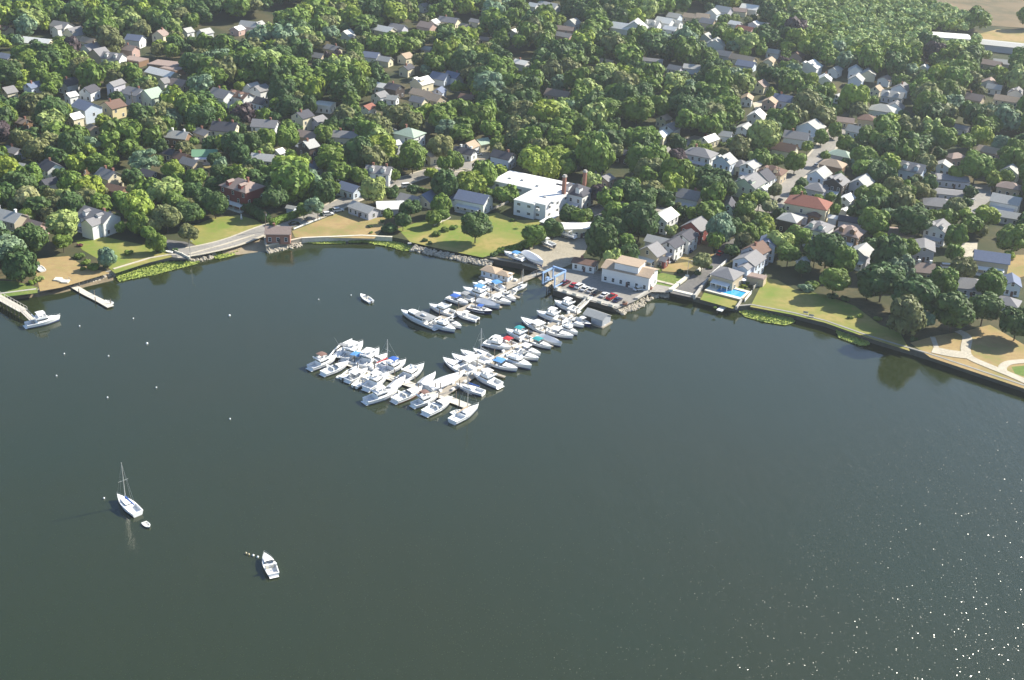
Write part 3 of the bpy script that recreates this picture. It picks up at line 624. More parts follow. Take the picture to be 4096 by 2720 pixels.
H(672, 611, 8, 6, 1, 'x', 'T', 'd', 'cC', -20, 'small dark roofed cottage left of the green roof')
H(728, 632, 7, 6, 1, 'x', 'B', 'b', 'c', -33, 'small brown roofed cottage near the green roof')
H(763, 655, 9, 6, 1, 'x', 'T', 'g', '', -33, 'small grey roofed cottage below the green roof')
H(820, 620, 11, 7, 1.1, 'x', 'W', 'v', 'v', 10, 'white cottage with bright green roof', 'the cottage with the bright green roof')
H(207, 675, 9, 8, 2, 'x', 'W', 'd', 'c', -45, 'white house with dark roof and brick chimney above the dense left trees', 'the dark-roofed white house at left')
H(69, 672, 9, 7, 1.2, 'x', 'W', 'l', '', -20, 'white house with light grey roofs near the left edge')
H(56, 607, 8, 6, 1.2, 'x', 'G', 'g', 'c', -30, 'small grey roofed house near the left edge')
H(312, 668, 8, 6, 1.2, 'x', 'B', 'd', 'c', -30, 'dark roofed house with brick chimney behind the yellow-green trees')
H(197, 735, 6, 6, 1.6, 'y', 'W', 'd', 'v', -40, 'small white gabled house with dark roof between the left trees')
H(436, 708, 9, 8, 1.8, 'x', 'C', 'g', 'cC', -35, 'cream house with grey roofs and brick chimneys amid the left trees', 'the cream house with brick chimneys')
H(468, 760, 9, 6, 1, 'x', 'B', 'b', '', -25, 'brown roof just below the cream house with brick chimneys')
H(634, 806, 5, 5, 1.2, 'y', 'N', 'd', 'c', -33, 'little dark gabled roof hidden among the trees right of the Victorian')
H(597, 701, 8, 6, 1.5, 'x', 'N', 'd', '', -33, 'dark house in the shade of the pale spreading cedar')
H(347, 434, 12, 10, 2.4, 'x', 'L', 'u', 'q', -38, 'large white house with blue roof and bright gable', 'the large blue-roofed house')
H(299, 473, 6, 6, 1.5, 'y', 'C', 'w', '', -33, 'cream gable in front of the large blue roofed house')
H(451, 428, 10, 9, 2, 'y', 'Y', 'b', 'c', -33, 'yellow house with brown roof and white gable', 'the yellow house')
H(889, 386, 12, 10, 2, 'x', 'W', 'g', 'c', -33, 'big white house with a grey roof left of the brown roofed one', 'the big white pair of houses')
H(963, 388, 12, 8, 2, 'x', 'W', 'b', 'o', -33, 'big white house with brown roof', None)
H(1010, 360, 9, 7, 1.4, 'y', 'W', 'l', '', -33, 'white gabled house behind the brown roofed white house')
H(373, 516, 6, 5, 1, 'x', 'C', 't', '', -50, 'small tan roof below the blue roofed house')
H(91, 490, 7, 6, 1.3, 'x', 'B', 'p', 'c', -33, 'pinkish brown roof peeping out near the left edge')
H(1210, 470, 8, 8, 2.4, 'y', 'C', 'd', 'c', -33, 'tall tan gabled house with dark roof', 'the tall tan gabled house')
H(1271, 484, 7, 7, 1.5, 'y', 'G', 'g', '', -33, 'grey gabled house right of the tall tan gable')
# further inland: (x, y, w, d, storeys, ridge, wall, roof, opts)
for row in [
 (17,119,9,7,1.5,'x','C','b','o'),(247,108,12,9,1.8,'x','W','g','Q'),(299,139,12,9,2,'y','C','g','o'),(152,171,19,9,1.1,'x','C','w',''),
 (364,204,13,9,1.6,'y','W','g','c'),(356,169,10,6,1.2,'x','C','t',''),(399,221,11,8,1.6,'y','C','g',''),(455,234,12,8,1.8,'x','W','g','o'),
 (520,200,9,7,1.5,'x','K','p','c'),(542,160,10,8,1.6,'x','W','u',''),(642,143,8,7,2,'y','C','p','c'),(750,128,6,6,1.2,'y','W','l',''),
 (820,134,7,8,1.6,'y','W','l',''),(1002,106,13,8,1.2,'x','W','l',''),(950,119,7,7,1.2,'y','K','w',''),(538,243,14,9,1,'x','B','p','f'),
 (665,262,18,12,1.1,'x','B','p','f'),(690,280,12,8,1,'x','B','p','f'),(650,297,20,8,1.1,'x','C','w',''),(716,338,10,7,1,'x','T','p',''),
 (22,230,10,7,1.3,'x','W','u',''),(134,351,6,8,2.4,'y','L','u','c'),(35,369,7,6,1.3,'y','C','g',''),(275,338,8,8,1.7,'y','W','d','c'),
 (358,366,7,9,1.6,'y','W','d',''),(464,343,5,9,2.4,'y','G','g','q'),(542,377,10,9,2,'x','G','g','c'),(607,386,10,9,1.8,'y','P','e',''),
 (660,330,6,6,1.3,'y','W','g',''),(285,385,5,5,1.4,'y','W','w',''),(1037,104,7,6,1.4,'y','W','l',''),(1388,143,9,8,1.2,'y','W','w',''),
 (1536,122,15,8,1,'x','C','w',''),(1592,115,11,8,1.2,'x','G','g',''),(1709,108,11,9,1.4,'x','K','p',''),(1735,92,6,6,1.2,'y','W','w',''),
 (1796,87,14,8,1.3,'x','C','g','c'),(1861,108,7,6,1.2,'x','C','t',''),(1904,89,8,6,1.1,'x','C','g',''),(1332,197,9,7,1.2,'x','C','g','c'),
 (1271,228,8,6,1,'x','T','g',''),(1484,228,10,8,1.5,'x','W','u',''),(1540,243,8,6,1.1,'x','C','l',''),(1622,230,7,7,1.3,'y','C','t',''),
 (1627,276,6,8,1.5,'y','C','d','c'),(1709,199,6,5,1,'x','G','l',''),(1687,333,9,10,1.6,'y','C','w','o'),(1530,349,7,6,1.3,'x','L','w',''),
 (1578,356,8,8,1.8,'x','N','d','c'),(1520,386,7,7,1.4,'y','W','g',''),(1562,396,8,5,1,'x','W','l',''),(1687,378,12,7,1,'x','C','t',''),
 (1738,397,10,8,1,'x','T','t',''),(1674,406,8,6,1,'x','C','g',''),(1297,424,10,8,1.3,'x','W','w','f'),(1471,434,6,7,1.5,'y','W','r',''),
 (1041,362,8,8,1.8,'y','W','g',''),(1048,412,7,7,1.2,'x','L','d',''),(1939,160,6,5,1,'x','K','p',''),(1692,26,6,7,1.4,'y','W','g',''),
 (1761,314,10,8,1.2,'x','L','u',''),(1815,308,9,7,1.4,'x','L','u','c'),(1757,369,6,7,1.4,'y','L','u',''),(1870,393,8,6,1.2,'x','N','b','c'),
 (2135,26,7,6,1.3,'x','W','w',''),(2195,26,16,9,1.3,'x','W','l',''),(2291,95,10,8,1.3,'y','L','l',''),(2260,119,12,6,1,'x','K','p',''),
 (2486,113,14,9,1.3,'x','W','w',''),(2542,113,15,12,1.5,'y','W','w',''),(2605,98,12,9,1.4,'x','W','l','o'),(2659,90,12,9,1.4,'x','W','w',''),
 (2698,69,9,8,1.3,'x','L','l',''),(2707,93,7,6,1.2,'x','W','l',''),(2763,69,10,7,1.1,'x','T','t',''),(2811,71,9,7,1.3,'x','C','t',''),
 (2850,56,9,8,1.4,'y','L','l',''),(2832,92,10,8,1.2,'x','T','g',''),(2893,46,12,9,1.3,'x','G','l',''),(2959,46,10,7,1.2,'x','C','p',''),
 (3000,36,13,10,1.4,'x','W','w',''),(2941,98,8,6,1.1,'x','W','w',''),(3017,99,7,6,1.3,'y','W','w',''),(3050,102,8,6,1.1,'x','W','l',''),
 (2980,119,12,7,1,'x','K','r',''),(2683,119,9,6,1,'x','W','w',''),(2824,152,9,8,1.4,'y','W','l',''),(2863,180,12,10,1.8,'y','W','l','o'),
 (2898,222,9,7,1.3,'x','G','g',''),(2972,240,16,7,1,'x','C','t',''),(2984,262,11,8,1.1,'x','L','u',''),(2768,273,10,7,1.1,'x','L','l',''),
 (2087,256,9,7,1.3,'x','W','w','c'),(2234,382,14,8,1,'x','K','p','c'),(3041,343,8,8,1.5,'y','C','p',''),(2988,395,6,8,1.4,'y','W','t',''),
 (3026,466,8,9,1.5,'y','W','w',''),(2978,518,8,9,1.6,'y','W','l',''),(2655,478,6,6,1.4,'y','C','t',''),(2425,252,10,6,1,'x','B','t',''),
 (2612,245,12,5,1,'x','G','g',''),(2700,278,8,6,1,'x','G','g',''),(2052,130,6,5,1.1,'y','W','w',''),(2256,145,12,7,1,'x','K','g',''),
 (3241,267,12,10,1.8,'y','W','w','o'),(3341,282,6,9,1.4,'y','W','l',''),(3421,284,8,8,1.6,'y','W','w',''),(3297,320,8,8,1.6,'y','W','w','c'),
 (3425,320,8,9,1.4,'y','L','l',''),(3471,299,9,8,1.3,'y','C','l',''),(3540,320,7,7,1.3,'y','W','p',''),(3605,358,10,8,1.5,'y','L','g','c'),
 (3571,386,12,8,1.2,'x','G','l','o'),(3529,442,13,10,1.6,'y','L','l','h'),(3581,430,9,7,1.2,'y','L','g',''),(3466,478,9,8,1.6,'y','T','b','h'),
 (3380,486,9,6,1.1,'x','T','p',''),(3133,402,10,8,1.4,'x','L','u','c'),(3079,410,7,7,1.4,'y','K','t',''),(3892,397,11,8,1.3,'x','T','p','c'),
 (3957,333,9,8,1.4,'y','G','p',''),(3976,355,8,6,1.1,'x','W','l',''),(4065,376,9,8,1.5,'y','W','g','o'),(3965,258,12,8,1.1,'x','T','p',''),
 (4008,254,11,7,1.1,'x','G','l',''),(4028,402,14,7,1,'x','C','t',''),(3696,273,5,7,1.5,'y','W','w','c'),(3094,212,8,6,1.1,'x','L','l',''),
 (3189,225,8,7,1.3,'y','K','b',''),(3078,247,6,8,1.5,'y','C','t',''),(3432,527,11,7,1.1,'x','L','l',''),(3957,607,11,7,1.1,'x','K','t',''),
 (3848,516,7,5,1,'x','G','g',''),(3506,360,6,6,1.2,'y','C','t',''),(3350,390,5,5,1.1,'y','L','l',''),
 ]:
    H(*row, rot=R.choice((-33, -36, -28, -24, -15)), name=R.choice(('house',)))
# long pale sheds at the upper right
H(3796, 146, 27, 17, 1.4, 'x', 'W', 'w', '', -8, 'big white low warehouse roof at the upper right beside a dry field', 'the far white warehouse', name='warehouse', cat='warehouse', pit=.12)
H(4060, 185, 46, 18, 1.4, 'x', 'G', 'l', '', -18, 'long pale grey roofed building at the upper right edge', 'the long pale building at the upper right edge', name='warehouse', cat='warehouse', pit=.12)
H(3975, 182, 18, 7, 1, 'x', 'G', 'l', '', -14, 'narrow grey roofed building joined left of the long pale one', name='warehouse', cat='warehouse', pit=.12)
LM += [(2340, 1165, 'the parked cars'), (2905, 1175, 'the swimming pool'), (2210, 1110, 'the blue boat lift'), (565, 641, 'the pale spreading cedar'), (665, 270, 'the brown flat roofs'),
 (152, 171, 'the long pale roof at the upper left'), (1687, 333, 'the long cream gable'), (2195, 26, 'the white house at the top edge'), (2542, 113, 'the bright white pair of roofs'),
 (2980, 119, 'the low red roof'), (3241, 267, 'the tall white house by dark woods'), (3605, 358, 'the tall grey-roofed house'), (2863, 180, 'the rambling white house'),
 (2234, 382, 'the pinkish roof in the woods'), (1484, 228, 'the blue-roofed white gable'), (1535, 122, 'the long cream-walled roof'), (3529, 442, 'the light hipped roof'), (3965, 258, 'the pinkish roofs at the right'),
 (2400, 775, 'the copper beech'), (2234, 700, 'the tree mass behind the white building'), (1297, 424, 'the white box-shaped house'), (464, 343, 'the tall narrow grey house'), (1902, 902, 'the lone lawn tree')]
# the large white flat roofed building (two blocks) ------------------------------------------
def big_building():
    wm = M('white_stucco', (.74, .75, .76), .7, .05, .3); rm = M('white_membrane_roof', (.80, .79, .76), .8, .06, .5)
    r0 = px(2140, 775, LZ+8)
    t = thing('flat_roofed_building', 'large white building with two stepped flat roofs and rows of small windows', 'building', (r0.x, r0.y, LZ))
    LM.append((2140, 760, 'the large white flat-roofed building'))
    def block(corner, L, D, h, rz, nm='wall'):
        c = px(*corner, LZ+h); ux = Vector((math.cos(rz), math.sin(rz), 0)); uy = Vector((-math.sin(rz), math.cos(rz), 0))
        ctr = c+ux*L/2+uy*D/2-r0; ctr.z = h/2
        b = MB(); b.box(ctr, (L, D, h), rz); b.build(nm, wm, t)
        b = MB(); b.box((ctr.x, ctr.y, h+.16), (L+.3, D+.3, .3), rz); b.box((ctr.x, ctr.y, h+.36), (L-.6, D-.6, .12), rz); b.build('roof', rm, t)
        me = window_mesh(1.6, 1.0); ns = int(L/5)
        for s_ in range(2):
            for i in range(ns):
                p = c-r0+ux*((i+.5)*L/ns)-uy*.05; o = link('window', me, t, loc=(p.x, p.y, 2.0+3.3*s_)); o.rotation_euler = (0, 0, rz)
            for i in range(int(D/6)):
                p = c-r0+ux*(L+.05)+uy*((i+.5)*D/int(D/6)); o = link('window', me, t, loc=(p.x, p.y, 2.0+3.3*s_)); o.rotation_euler = (0, 0, rz+math.pi/2)
        HOUSES.append([proj(ctr+r0)[0], proj(ctr+r0)[1], 'flat_roofed_building', None, t, L*proj(c)[2]*.5, c+ux*L/2+uy*D/2, L/2, 'x', h])
        return c, ux, uy
    block((1968, 724), 34, 17, 6.8, rad(-27))
    block((2056, 800), 10, 20, 6.6, rad(-30))
    c, ux, uy = block((2122, 808), 7.5, 21, 6.9, rad(-30))
    for (x, y) in ((2040, 715), (2090, 722), (2150, 745), (2180, 790), (2150, 840), (2210, 812)):
        p = px(x, y, LZ+7.2)-r0; b = MB(); b.box((p.x, p.y, 7.4), (1.4, 1.1, .9), rad(-27)); b.build('roof_unit', M('roof_unit_grey', (.45, .45, .44), .7), t)
    for s_ in (2.7, 5.4):       # balconies on the long wall
        p = px(1995, 760, LZ+s_)-r0
        b = MB(); b.box((p.x+3, p.y-1.5, s_), (9, 1.2, .2), rad(-27)); b.box((p.x+2.7, p.y-2.1, s_+.55), (9, .08, .9), rad(-27)); b.build('balcony', M('balcony_rail', (.35, .38, .36), .6), t)
    b = MB(); p = px(2205, 870, LZ+3)-r0; b.box((p.x, p.y, 3.0), (3.2, 15, .3), rad(-30)); b.box((p.x+.8, p.y, 1.5), (.3, .3, 3)); b.build('canopy', rm, t)
big_building()
def chimney_stack(x, y, h, lab):
    P = px(x, y, LZ); t = thing('chimney_stack', lab, 'chimney', P); b = MB()
    b.box((0, 0, h/2), (1.5, 1.5, h), rad(-30), .92); b.build('shaft', BRICK, t)
    b = MB(); b.box((0, 0, h+.2), (1.75, 1.75, .5), rad(-30)); b.box((0, 0, h+.7), (1.2, 1.2, .5), rad(-30)); b.build('cap', CONC, t)
chimney_stack(2251, 838, 15, 'tall brick chimney stack between the white building and the dark hipped roof')
chimney_stack(2334, 790, 12, 'brick chimney stack right beside the dark hipped roof of the Victorian')
chimney_stack(1972, 722, 6, 'short brick stack at the left corner of the large white building')
# ------------------------------------------------------------------ house labels
ORD = ['nearest', 'second nearest', 'third nearest', 'fourth nearest', 'fifth nearest', 'sixth nearest', 'seventh nearest', 'eighth nearest', 'ninth nearest', 'tenth nearest']
def sector(dx, dy):
    a = math.degrees(math.atan2(-dy*1.3, dx)) % 360
    return ('right of', 'behind and right of', 'behind', 'behind and left of', 'left of', 'in front and left of', 'in front of', 'in front and right of')[int(((a+22.5) % 360)//45)]
def spatial(items, marks):
    """items: (x, y); returns for each the phrase '<rank>, <direction> <landmark>' that only it fulfils"""
    best = [None]*len(items)
    for (mx_, my_, nm) in marks:
        sec = {}
        for i, (x, y) in enumerate(items):
            d = math.hypot(x-mx_, y-my_)
            if d < 8: continue
            sec.setdefault(sector(x-mx_, y-my_), []).append((d, i))
        for s_, L in sec.items():
            L.sort()
            for k, (d, i) in enumerate(L[:30]):
                c = (k*160+d, k, s_, nm)
                if best[i] is None or c < best[i]: best[i] = c
    return [(None if q is None else (ORD[q[1]], q[2], q[3])) for q in best]
ORD = ['first', 'second', 'third', 'fourth', 'fifth', 'sixth', 'seventh', 'eighth', 'ninth', 'tenth']+['%dth' % k for k in range(11, 31)]
def fit(desc, kind, p):
    tail = '%s %s %s %s' % (p[0], kind, p[1], p[2])
    for d in desc:
        lab = d+', '+tail
        if len(lab.split()) <= 16: return lab
    return tail
ph = spatial([(q[0], q[1]) for q in HOUSES], LM)
for q, p in zip(HOUSES, ph):
    if not q[3]: continue
    q[4]['group'] = 'houses on the wooded shore'
    if q[8]: continue
    wn, rn, opt, st, _ = q[3]
    ty = 'cottage' if st < 1.2 else 'house'
    q[4]['label'] = fit(['%s %s with %s roof' % (wn, ty, rn), '%s-roofed %s %s' % (rn.replace(' ', '-'), wn, ty), '%s-roofed %s' % (rn.replace(' ', '-'), ty)], 'house', p)
# ------------------------------------------------------------------ trees
def icosub(n=1):
    t = (1+5**.5)/2
    v = [Vector(p).normalized() for p in [(-1,t,0),(1,t,0),(-1,-t,0),(1,-t,0),(0,-1,t),(0,1,t),(0,-1,-t),(0,1,-t),(t,0,-1),(t,0,1),(-t,0,-1),(-t,0,1)]]
    f = [(0,11,5),(0,5,1),(0,1,7),(0,7,10),(0,10,11),(1,5,9),(5,11,4),(11,10,2),(10,7,6),(7,1,8),(3,9,4),(3,4,2),(3,2,6),(3,6,8),(3,8,9),(4,9,5),(2,4,11),(6,2,10),(8,6,7),(9,8,1)]
    for _ in range(n):
        nf = []; c = {}
        def mid(a, b):
            k = (min(a, b), max(a, b))
            if k not in c: v.append(((v[a]+v[b])/2).normalized()); c[k] = len(v)-1
            return c[k]
        for a, b_, d in f:
            x, y, z = mid(a, b_), mid(b_, d), mid(d, a); nf += [(a, x, z), (b_, y, x), (d, z, y), (x, y, z)]
        f = nf
    return v, f
ICO0 = icosub(0); ICO1 = icosub(1)
def crown_data(rnd, kind='round', leaves=1500, size=.12, core=ICO0, nl=16):
    """unit crown (radius 1, centre at 0): lumpy lobes covered with leaf clumps; returns verts, tris, quads, leaf values"""
    lobes = []
    if kind == 'round':
        lobes.append((Vector((0, 0, -.05)), .66))
        for i in range(nl):
            z = rnd.uniform(-.55, .9); a = i*2.399+rnd.uniform(-.4, .4); k = math.sqrt(max(0, 1-z*z))
            rr = rnd.uniform(.30, .46); d = rnd.uniform(.88, 1.06)-rr*.9
            lobes.append((Vector((k*math.cos(a)*d, k*math.sin(a)*d, z*d*.92)), rr))
    elif kind == 'cone':
        for i in range(12):
            z = -.9+1.95*i/12; k = .62*(1-(z+.9)/2.05)+.05; a = i*2.399
            lobes.append((Vector((k*.35*math.cos(a), k*.35*math.sin(a), z)), k*.85+.06))
    elif kind == 'spread':
        for i in range(20):
            z = rnd.choice((-.35, -.1, .12, .32, .5)); a = i*2.399; k = rnd.uniform(.35, .85)*(1-.6*max(0, z))
            lobes.append((Vector((k*math.cos(a), k*math.sin(a), z)), rnd.uniform(.18, .28)))
        lobes.append((Vector((0, 0, .1)), .4))
    elif kind == 'bush':
        for i in range(11):
            a = i*2.399; k = rnd.uniform(.1, .75); lobes.append((Vector((k*math.cos(a), k*math.sin(a), rnd.uniform(-.25, .25))), rnd.uniform(.28, .45)))
    flat = .45 if kind == 'spread' else 1.0
    V = []; T = []; Q = []; lv = []
    cv, cf = core
    for c, r in lobes:
        o = len(V); j = rnd.uniform(.85, 1.0)
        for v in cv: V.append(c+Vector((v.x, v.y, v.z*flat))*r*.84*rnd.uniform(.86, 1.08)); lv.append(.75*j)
        T += [(a+o, b_+o, d+o) for a, b_, d in cf]
    tot = sum(r*r for c, r in lobes); n = 0; guard = 0
    while n < leaves and guard < leaves*6:
        guard += 1
        x = rnd.random()*tot
        for c, r in lobes:
            x -= r*r
            if x <= 0: break
        d = Vector((rnd.gauss(0, 1), rnd.gauss(0, 1), rnd.gauss(.25, 1))).normalized()
        p = c+Vector((d.x, d.y, d.z*flat))*r*rnd.uniform(.86, 1.1)
        if any((p-c2).length < r2*.8 for c2, r2 in lobes if c2 is not c): continue
        nrm = (d+Vector((rnd.gauss(0, .26), rnd.gauss(0, .26), rnd.gauss(.03, .26)))).normalized()
        a = nrm.orthogonal().normalized(); a.rotate(Matrix.Rotation(rnd.uniform(0, 6.28), 3, nrm)); b_ = nrm.cross(a)
        s1, s2 = size*rnd.uniform(.6, 1.25), size*rnd.uniform(.4, .9); o = len(V)
        V += [p-a*s1-b_*s2*.7, p+a*s1*.8-b_*s2, p+a*s1+b_*s2*.8, p-a*s1*.7+b_*s2]; Q.append((o, o+1, o+2, o+3))
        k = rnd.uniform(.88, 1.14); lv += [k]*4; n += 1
    return V, T, Q, lv
def crown_mesh(name, data, mat):
    V, T, Q, lv = data; me = bpy.data.meshes.new(name); me.from_pydata([tuple(v) for v in V], [], T+Q)
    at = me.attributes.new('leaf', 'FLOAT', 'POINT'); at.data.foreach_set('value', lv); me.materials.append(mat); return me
tr = random.Random(5)
CROWNS = {'round': [crown_mesh('crown', crown_data(tr, 'round', 1700, .105, nl=tr.choice((17, 22, 27))), FOL) for _ in range(7)],
          'cone': [crown_mesh('crown', crown_data(tr, 'cone', 1100, .11), FOL) for _ in range(2)],
          'spread': [crown_mesh('crown', crown_data(tr, 'spread', 1700, .12), FOL)],
          'bush': [crown_mesh('foliage', crown_data(tr, 'bush', 800, .12), FOL) for _ in range(3)]}
def trunk_mesh():
    b = MB(); b.cyl((0, 0, -.4), (0, 0, 1.0), .06, .045, 7)
    for a in (0.3, 2.3, 4.4): b.cyl((0, 0, .75), (math.cos(a)*.28, math.sin(a)*.28, 1.45), .032, .014, 5)
    b.cyl((0, 0, 1.0), (.04, .02, 1.7), .044, .015, 5); return b.mesh('trunk', BARK)
TRUNK = trunk_mesh()
TC = {'g': (.066, .102, .016), 'd': (.034, .061, .016), 'y': (.115, .150, .020), 'o': (.088, .096, .034), 'p': (.044, .030, .032), 'b': (.085, .125, .072),
      'l': (.145, .18, .055), 'f': (.15, .20, .075), 'w': (.17, .18, .085), 'n': (.072, .080, .030), 'r': (.085, .02, .025)}
TN = {'g': 'mid green', 'd': 'dark green', 'y': 'bright yellow-green', 'o': 'olive green', 'p': 'dark purple-leaved', 'b': 'pale blue-green', 'l': 'light green', 'f': 'pale green', 'w': 'pale willow-green', 'n': 'brownish green', 'r': 'dark red'}
TREES = []; 
def tree(x, y, r_px, c, kind='round', real=None, lab=None):
    """crown centre at pixel x, y with radius r_px (photo pixels)"""
    zz = 7.0
    for _ in range(3):
        P = px(x, y, LZ+zz); s_ = proj(P)[2]; R_ = r_px*1.13/s_
        zz = {'round': R_*1.02+.9, 'cone': R_*1.55, 'spread': R_*.8+1.5, 'bush': R_*.35}[kind]
    TREES.append(dict(x=x, y=y, r=r_px, c=c, kind=kind, P=P, R=R_, zz=zz, lab=lab))
def build_tree(t, label, group):
    P, R_, zz, kind = t['P'], t['R'], t['zz'], t['kind']
    nm = {'round': 'tree', 'cone': 'conifer_tree', 'spread': 'cedar_tree', 'bush': 'bush'}[kind]
    e = thing(nm, label, 'bush' if kind == 'bush' else 'tree', (P.x, P.y, LZ), 0, group)
    me = tr.choice(CROWNS[kind]); o = bpy.data.objects.new('foliage' if kind == 'bush' else 'crown', me); COL.objects.link(o); o.parent = e
    o.location = (0, 0, zz); o.rotation_euler = (0, 0, tr.uniform(0, 6.28))
    v = tr.uniform(.9, 1.1); o.scale = (R_*v, R_*(2-v), R_*(tr.choice((.86, .95, 1.02, 1.1, 1.25)) if kind == 'round' else (1.55 if kind == 'cone' else (.9 if kind == 'spread' else .8))))
    c = TC[t['c']]; k = tr.uniform(.88, 1.12); g_ = tr.uniform(.94, 1.07); o.color = (c[0]*k*g_, c[1]*k, c[2]*k/g_, 1)
    if kind != 'bush':
        q = bpy.data.objects.new('trunk', TRUNK); COL.objects.link(q); q.parent = e; hs = zz/1.15; q.scale = (R_*.75, R_*.75, hs)
HT = """110,797,50,w 18,784,44,d 115,706,48,g 285,751,50,g 358,756,52,y 345,800,42,o 308,651,44,y 395,655,44,g 441,628,34,g 528,710,38,d 661,762,58,l
491,807,46,g 551,835,60,y 551,894,40,g 666,866,52,o 744,848,48,d 611,894,36,o 771,770,42,d 859,816,46,d 808,793,38,d 794,856,26,g 753,930,36,n 863,738,36,d
781,710,42,g 689,683,40,y 253,903,60,l 250,965,34,g 124,963,60,d 78,1059,60,d 20,1000,46,d 427,1030,34,b 624,967,34,g 592,930,26,g 18,683,48,y 202,816,30,o
106,866,28,g 40,730,40,d 934,584,44,d 1003,573,40,d 1064,561,42,g 1149,550,44,g 1015,664,38,d 950,684,24,y 1160,664,62,y 1168,735,72,g 1072,752,46,d
1263,722,24,n 1290,768,46,d 1321,749,34,g 1325,634,56,g 1357,612,32,o 1432,615,60,d 1520,600,58,y 1567,648,28,y 1436,703,34,g 1650,632,52,g 1294,538,36,g
1474,523,46,g 1214,840,26,g 1642,830,38,d 1612,882,30,d 1726,691,26,y 1761,588,46,o 1818,642,34,g 1883,737,54,y 1784,730,28,d 1764,818,36,g 1734,871,28,g
1772,860,26,g 1902,902,58,d 1994,573,32,g 2136,645,62,y 2227,626,52,y 2197,682,42,y 2120,569,48,g 2155,592,34,o 2243,523,50,g 2289,584,34,g 2071,592,34,d
2266,670,38,g 2365,726,38,l 2400,775,38,p 2273,856,36,d 2327,863,40,g 2212,913,38,d 2136,944,42,g 2407,967,62,d 2468,852,54,g 2560,882,68,d 2453,913,46,d
2507,967,32,g 2399,909,34,d 2380,622,68,g 2453,600,38,o 2507,557,42,g 2583,550,52,g 2583,642,68,g 2702,707,62,g 2698,664,36,g 2709,634,36,p 2751,611,22,d
2782,586,24,g 2809,703,50,d 2866,726,56,d 2912,752,38,d 2602,783,52,o 2858,833,40,g 2790,854,38,g 2966,576,38,p 3054,550,62,l 3050,621,28,g 3011,628,24,l
2977,844,40,g 3038,797,38,g 3080,825,28,w 2989,932,44,g 2927,902,38,d 3065,905,34,y 2809,1043,36,o 2927,1001,26,d 3122,972,50,l 3193,943,48,g 3155,1012,44,g
3310,1005,72,d 3365,1040,56,g 3262,1015,44,g 3339,1120,56,g 3490,985,38,d 3211,1070,30,d 3524,964,28,y 3629,992,42,g 3560,1020,68,d 3606,1079,52,b 3534,1117,78,d
3669,1178,80,d 3774,1124,50,g 3853,1073,44,o 3820,1010,36,g 3828,946,40,g 4057,956,58,g 3968,1137,52,g 3817,1244,72,d 3940,1226,66,d 3629,1267,68,n 3700,1275,36,b
4072,1290,62,d 4037,1022,22,y 3474,1150,44,d 3230,586,24,g 3287,548,26,g 3383,573,36,g 3182,647,40,g 3105,640,28,g 3207,739,26,d 3472,557,44,g 3456,621,46,g
3424,655,22,b 3488,666,38,d 3548,538,52,g 3564,640,34,g 3510,698,44,d 3548,704,38,d 3462,772,34,g 3510,780,42,g 3574,755,38,o 3497,892,58,g 3558,857,34,b
3414,847,24,d 3048,883,34,g 3583,812,20,y 3704,656,38,o 3828,690,28,y 3908,663,56,g 3988,663,32,g 3927,545,44,y 4004,583,34,b 4061,602,42,g 3774,554,56,g
3679,761,38,o 3720,776,22,n 3647,887,68,d 3822,838,42,o 3946,867,46,y 3870,895,28,g 4026,708,28,g 3652,816,26,y 3927,926,22,n 3640,560,44,g 3700,580,40,d
2350,560,40,g 2430,520,40,g 2180,540,40,d 2040,500,44,d 1960,515,40,d 2660,745,30,d 2730,850,24,d 2880,900,26,d 3100,760,26,n 3340,520,26,g 3600,600,40,d
640,590,30,d 860,640,30,d 960,620,36,d 880,700,36,d 700,740,34,g 60,830,30,d 180,770,26,d 240,700,26,d 460,870,22,d 930,690,20,o 1100,700,24,d 1390,690,28,d 1580,700,20,g"""
for tkn in HT.split():
    a = tkn.split(','); tree(int(a[0]), int(a[1]), int(a[2]), a[3])
tree(565, 641, 62, 'b', 'spread', lab='wide pale blue-green spreading cedar between the left houses')
tree(1217, 770, 26, 'd', 'cone', lab='pointed dark conifer at the edge of the big yellow-green trees')
tree(2417, 262, 16, 'd', 'cone', lab='small pointed dark conifer standing before the big round trees far inland')
tree(3351, 815, 24, 'd', 'cone', lab='narrow dark conifer right of the red tiled roof')
tree(3319, 830, 20, 'd', 'cone', lab='second narrow conifer right of the red tiled roof, slightly nearer')
BU = """514,1010,18,g 321,981,11,r 318,1025,22,g 345,1050,20,g 375,1068,22,g 156,1116,20,l 130,1130,16,g 1558,915,32,d 1814,909,16,g 1742,936,18,g 1780,918,16,g
2109,980,24,g 2070,992,20,g 2035,1000,20,g 2005,1004,20,g 1975,1020,16,d 2161,968,22,d 2698,1010,12,d 2629,1083,16,g 2533,1012,22,g 2640,1062,14,d 2663,553,18,n 2889,576,16,g
3222,1152,30,b 3250,1140,26,g 3330,1185,22,d 3380,1195,18,d 3655,1355,16,d 2470,742,18,l 2500,738,20,l 2530,730,16,l 3293,624,16,d 3720,722,16,g 2400,1005,14,g 2975,1145,12,y 2990,1130,12,g
1700,960,12,d 1720,972,12,d 2790,1092,14,d 2720,1085,13,d 2840,1070,12,d 330,1075,12,g 425,1065,14,d 1485,930,8,g 700,1000,14,d 640,1000,18,d 3510,1275,16,g 3560,1300,14,d 2960,1120,12,y
1290,858,12,d 1330,838,12,d 1480,905,10,d 1530,885,10,d 1600,860,14,d 2050,880,12,d 2060,700,14,g 1000,760,14,g 2900,1150,10,d 2860,1230,7,g 2940,1225,8,g 3440,1265,14,y 3400,1270,12,g"""
for tkn in BU.split():
    a = tkn.split(','); tree(int(a[0]), int(a[1]), int(a[2]), a[3], 'bush')
HAND = len(TREES)
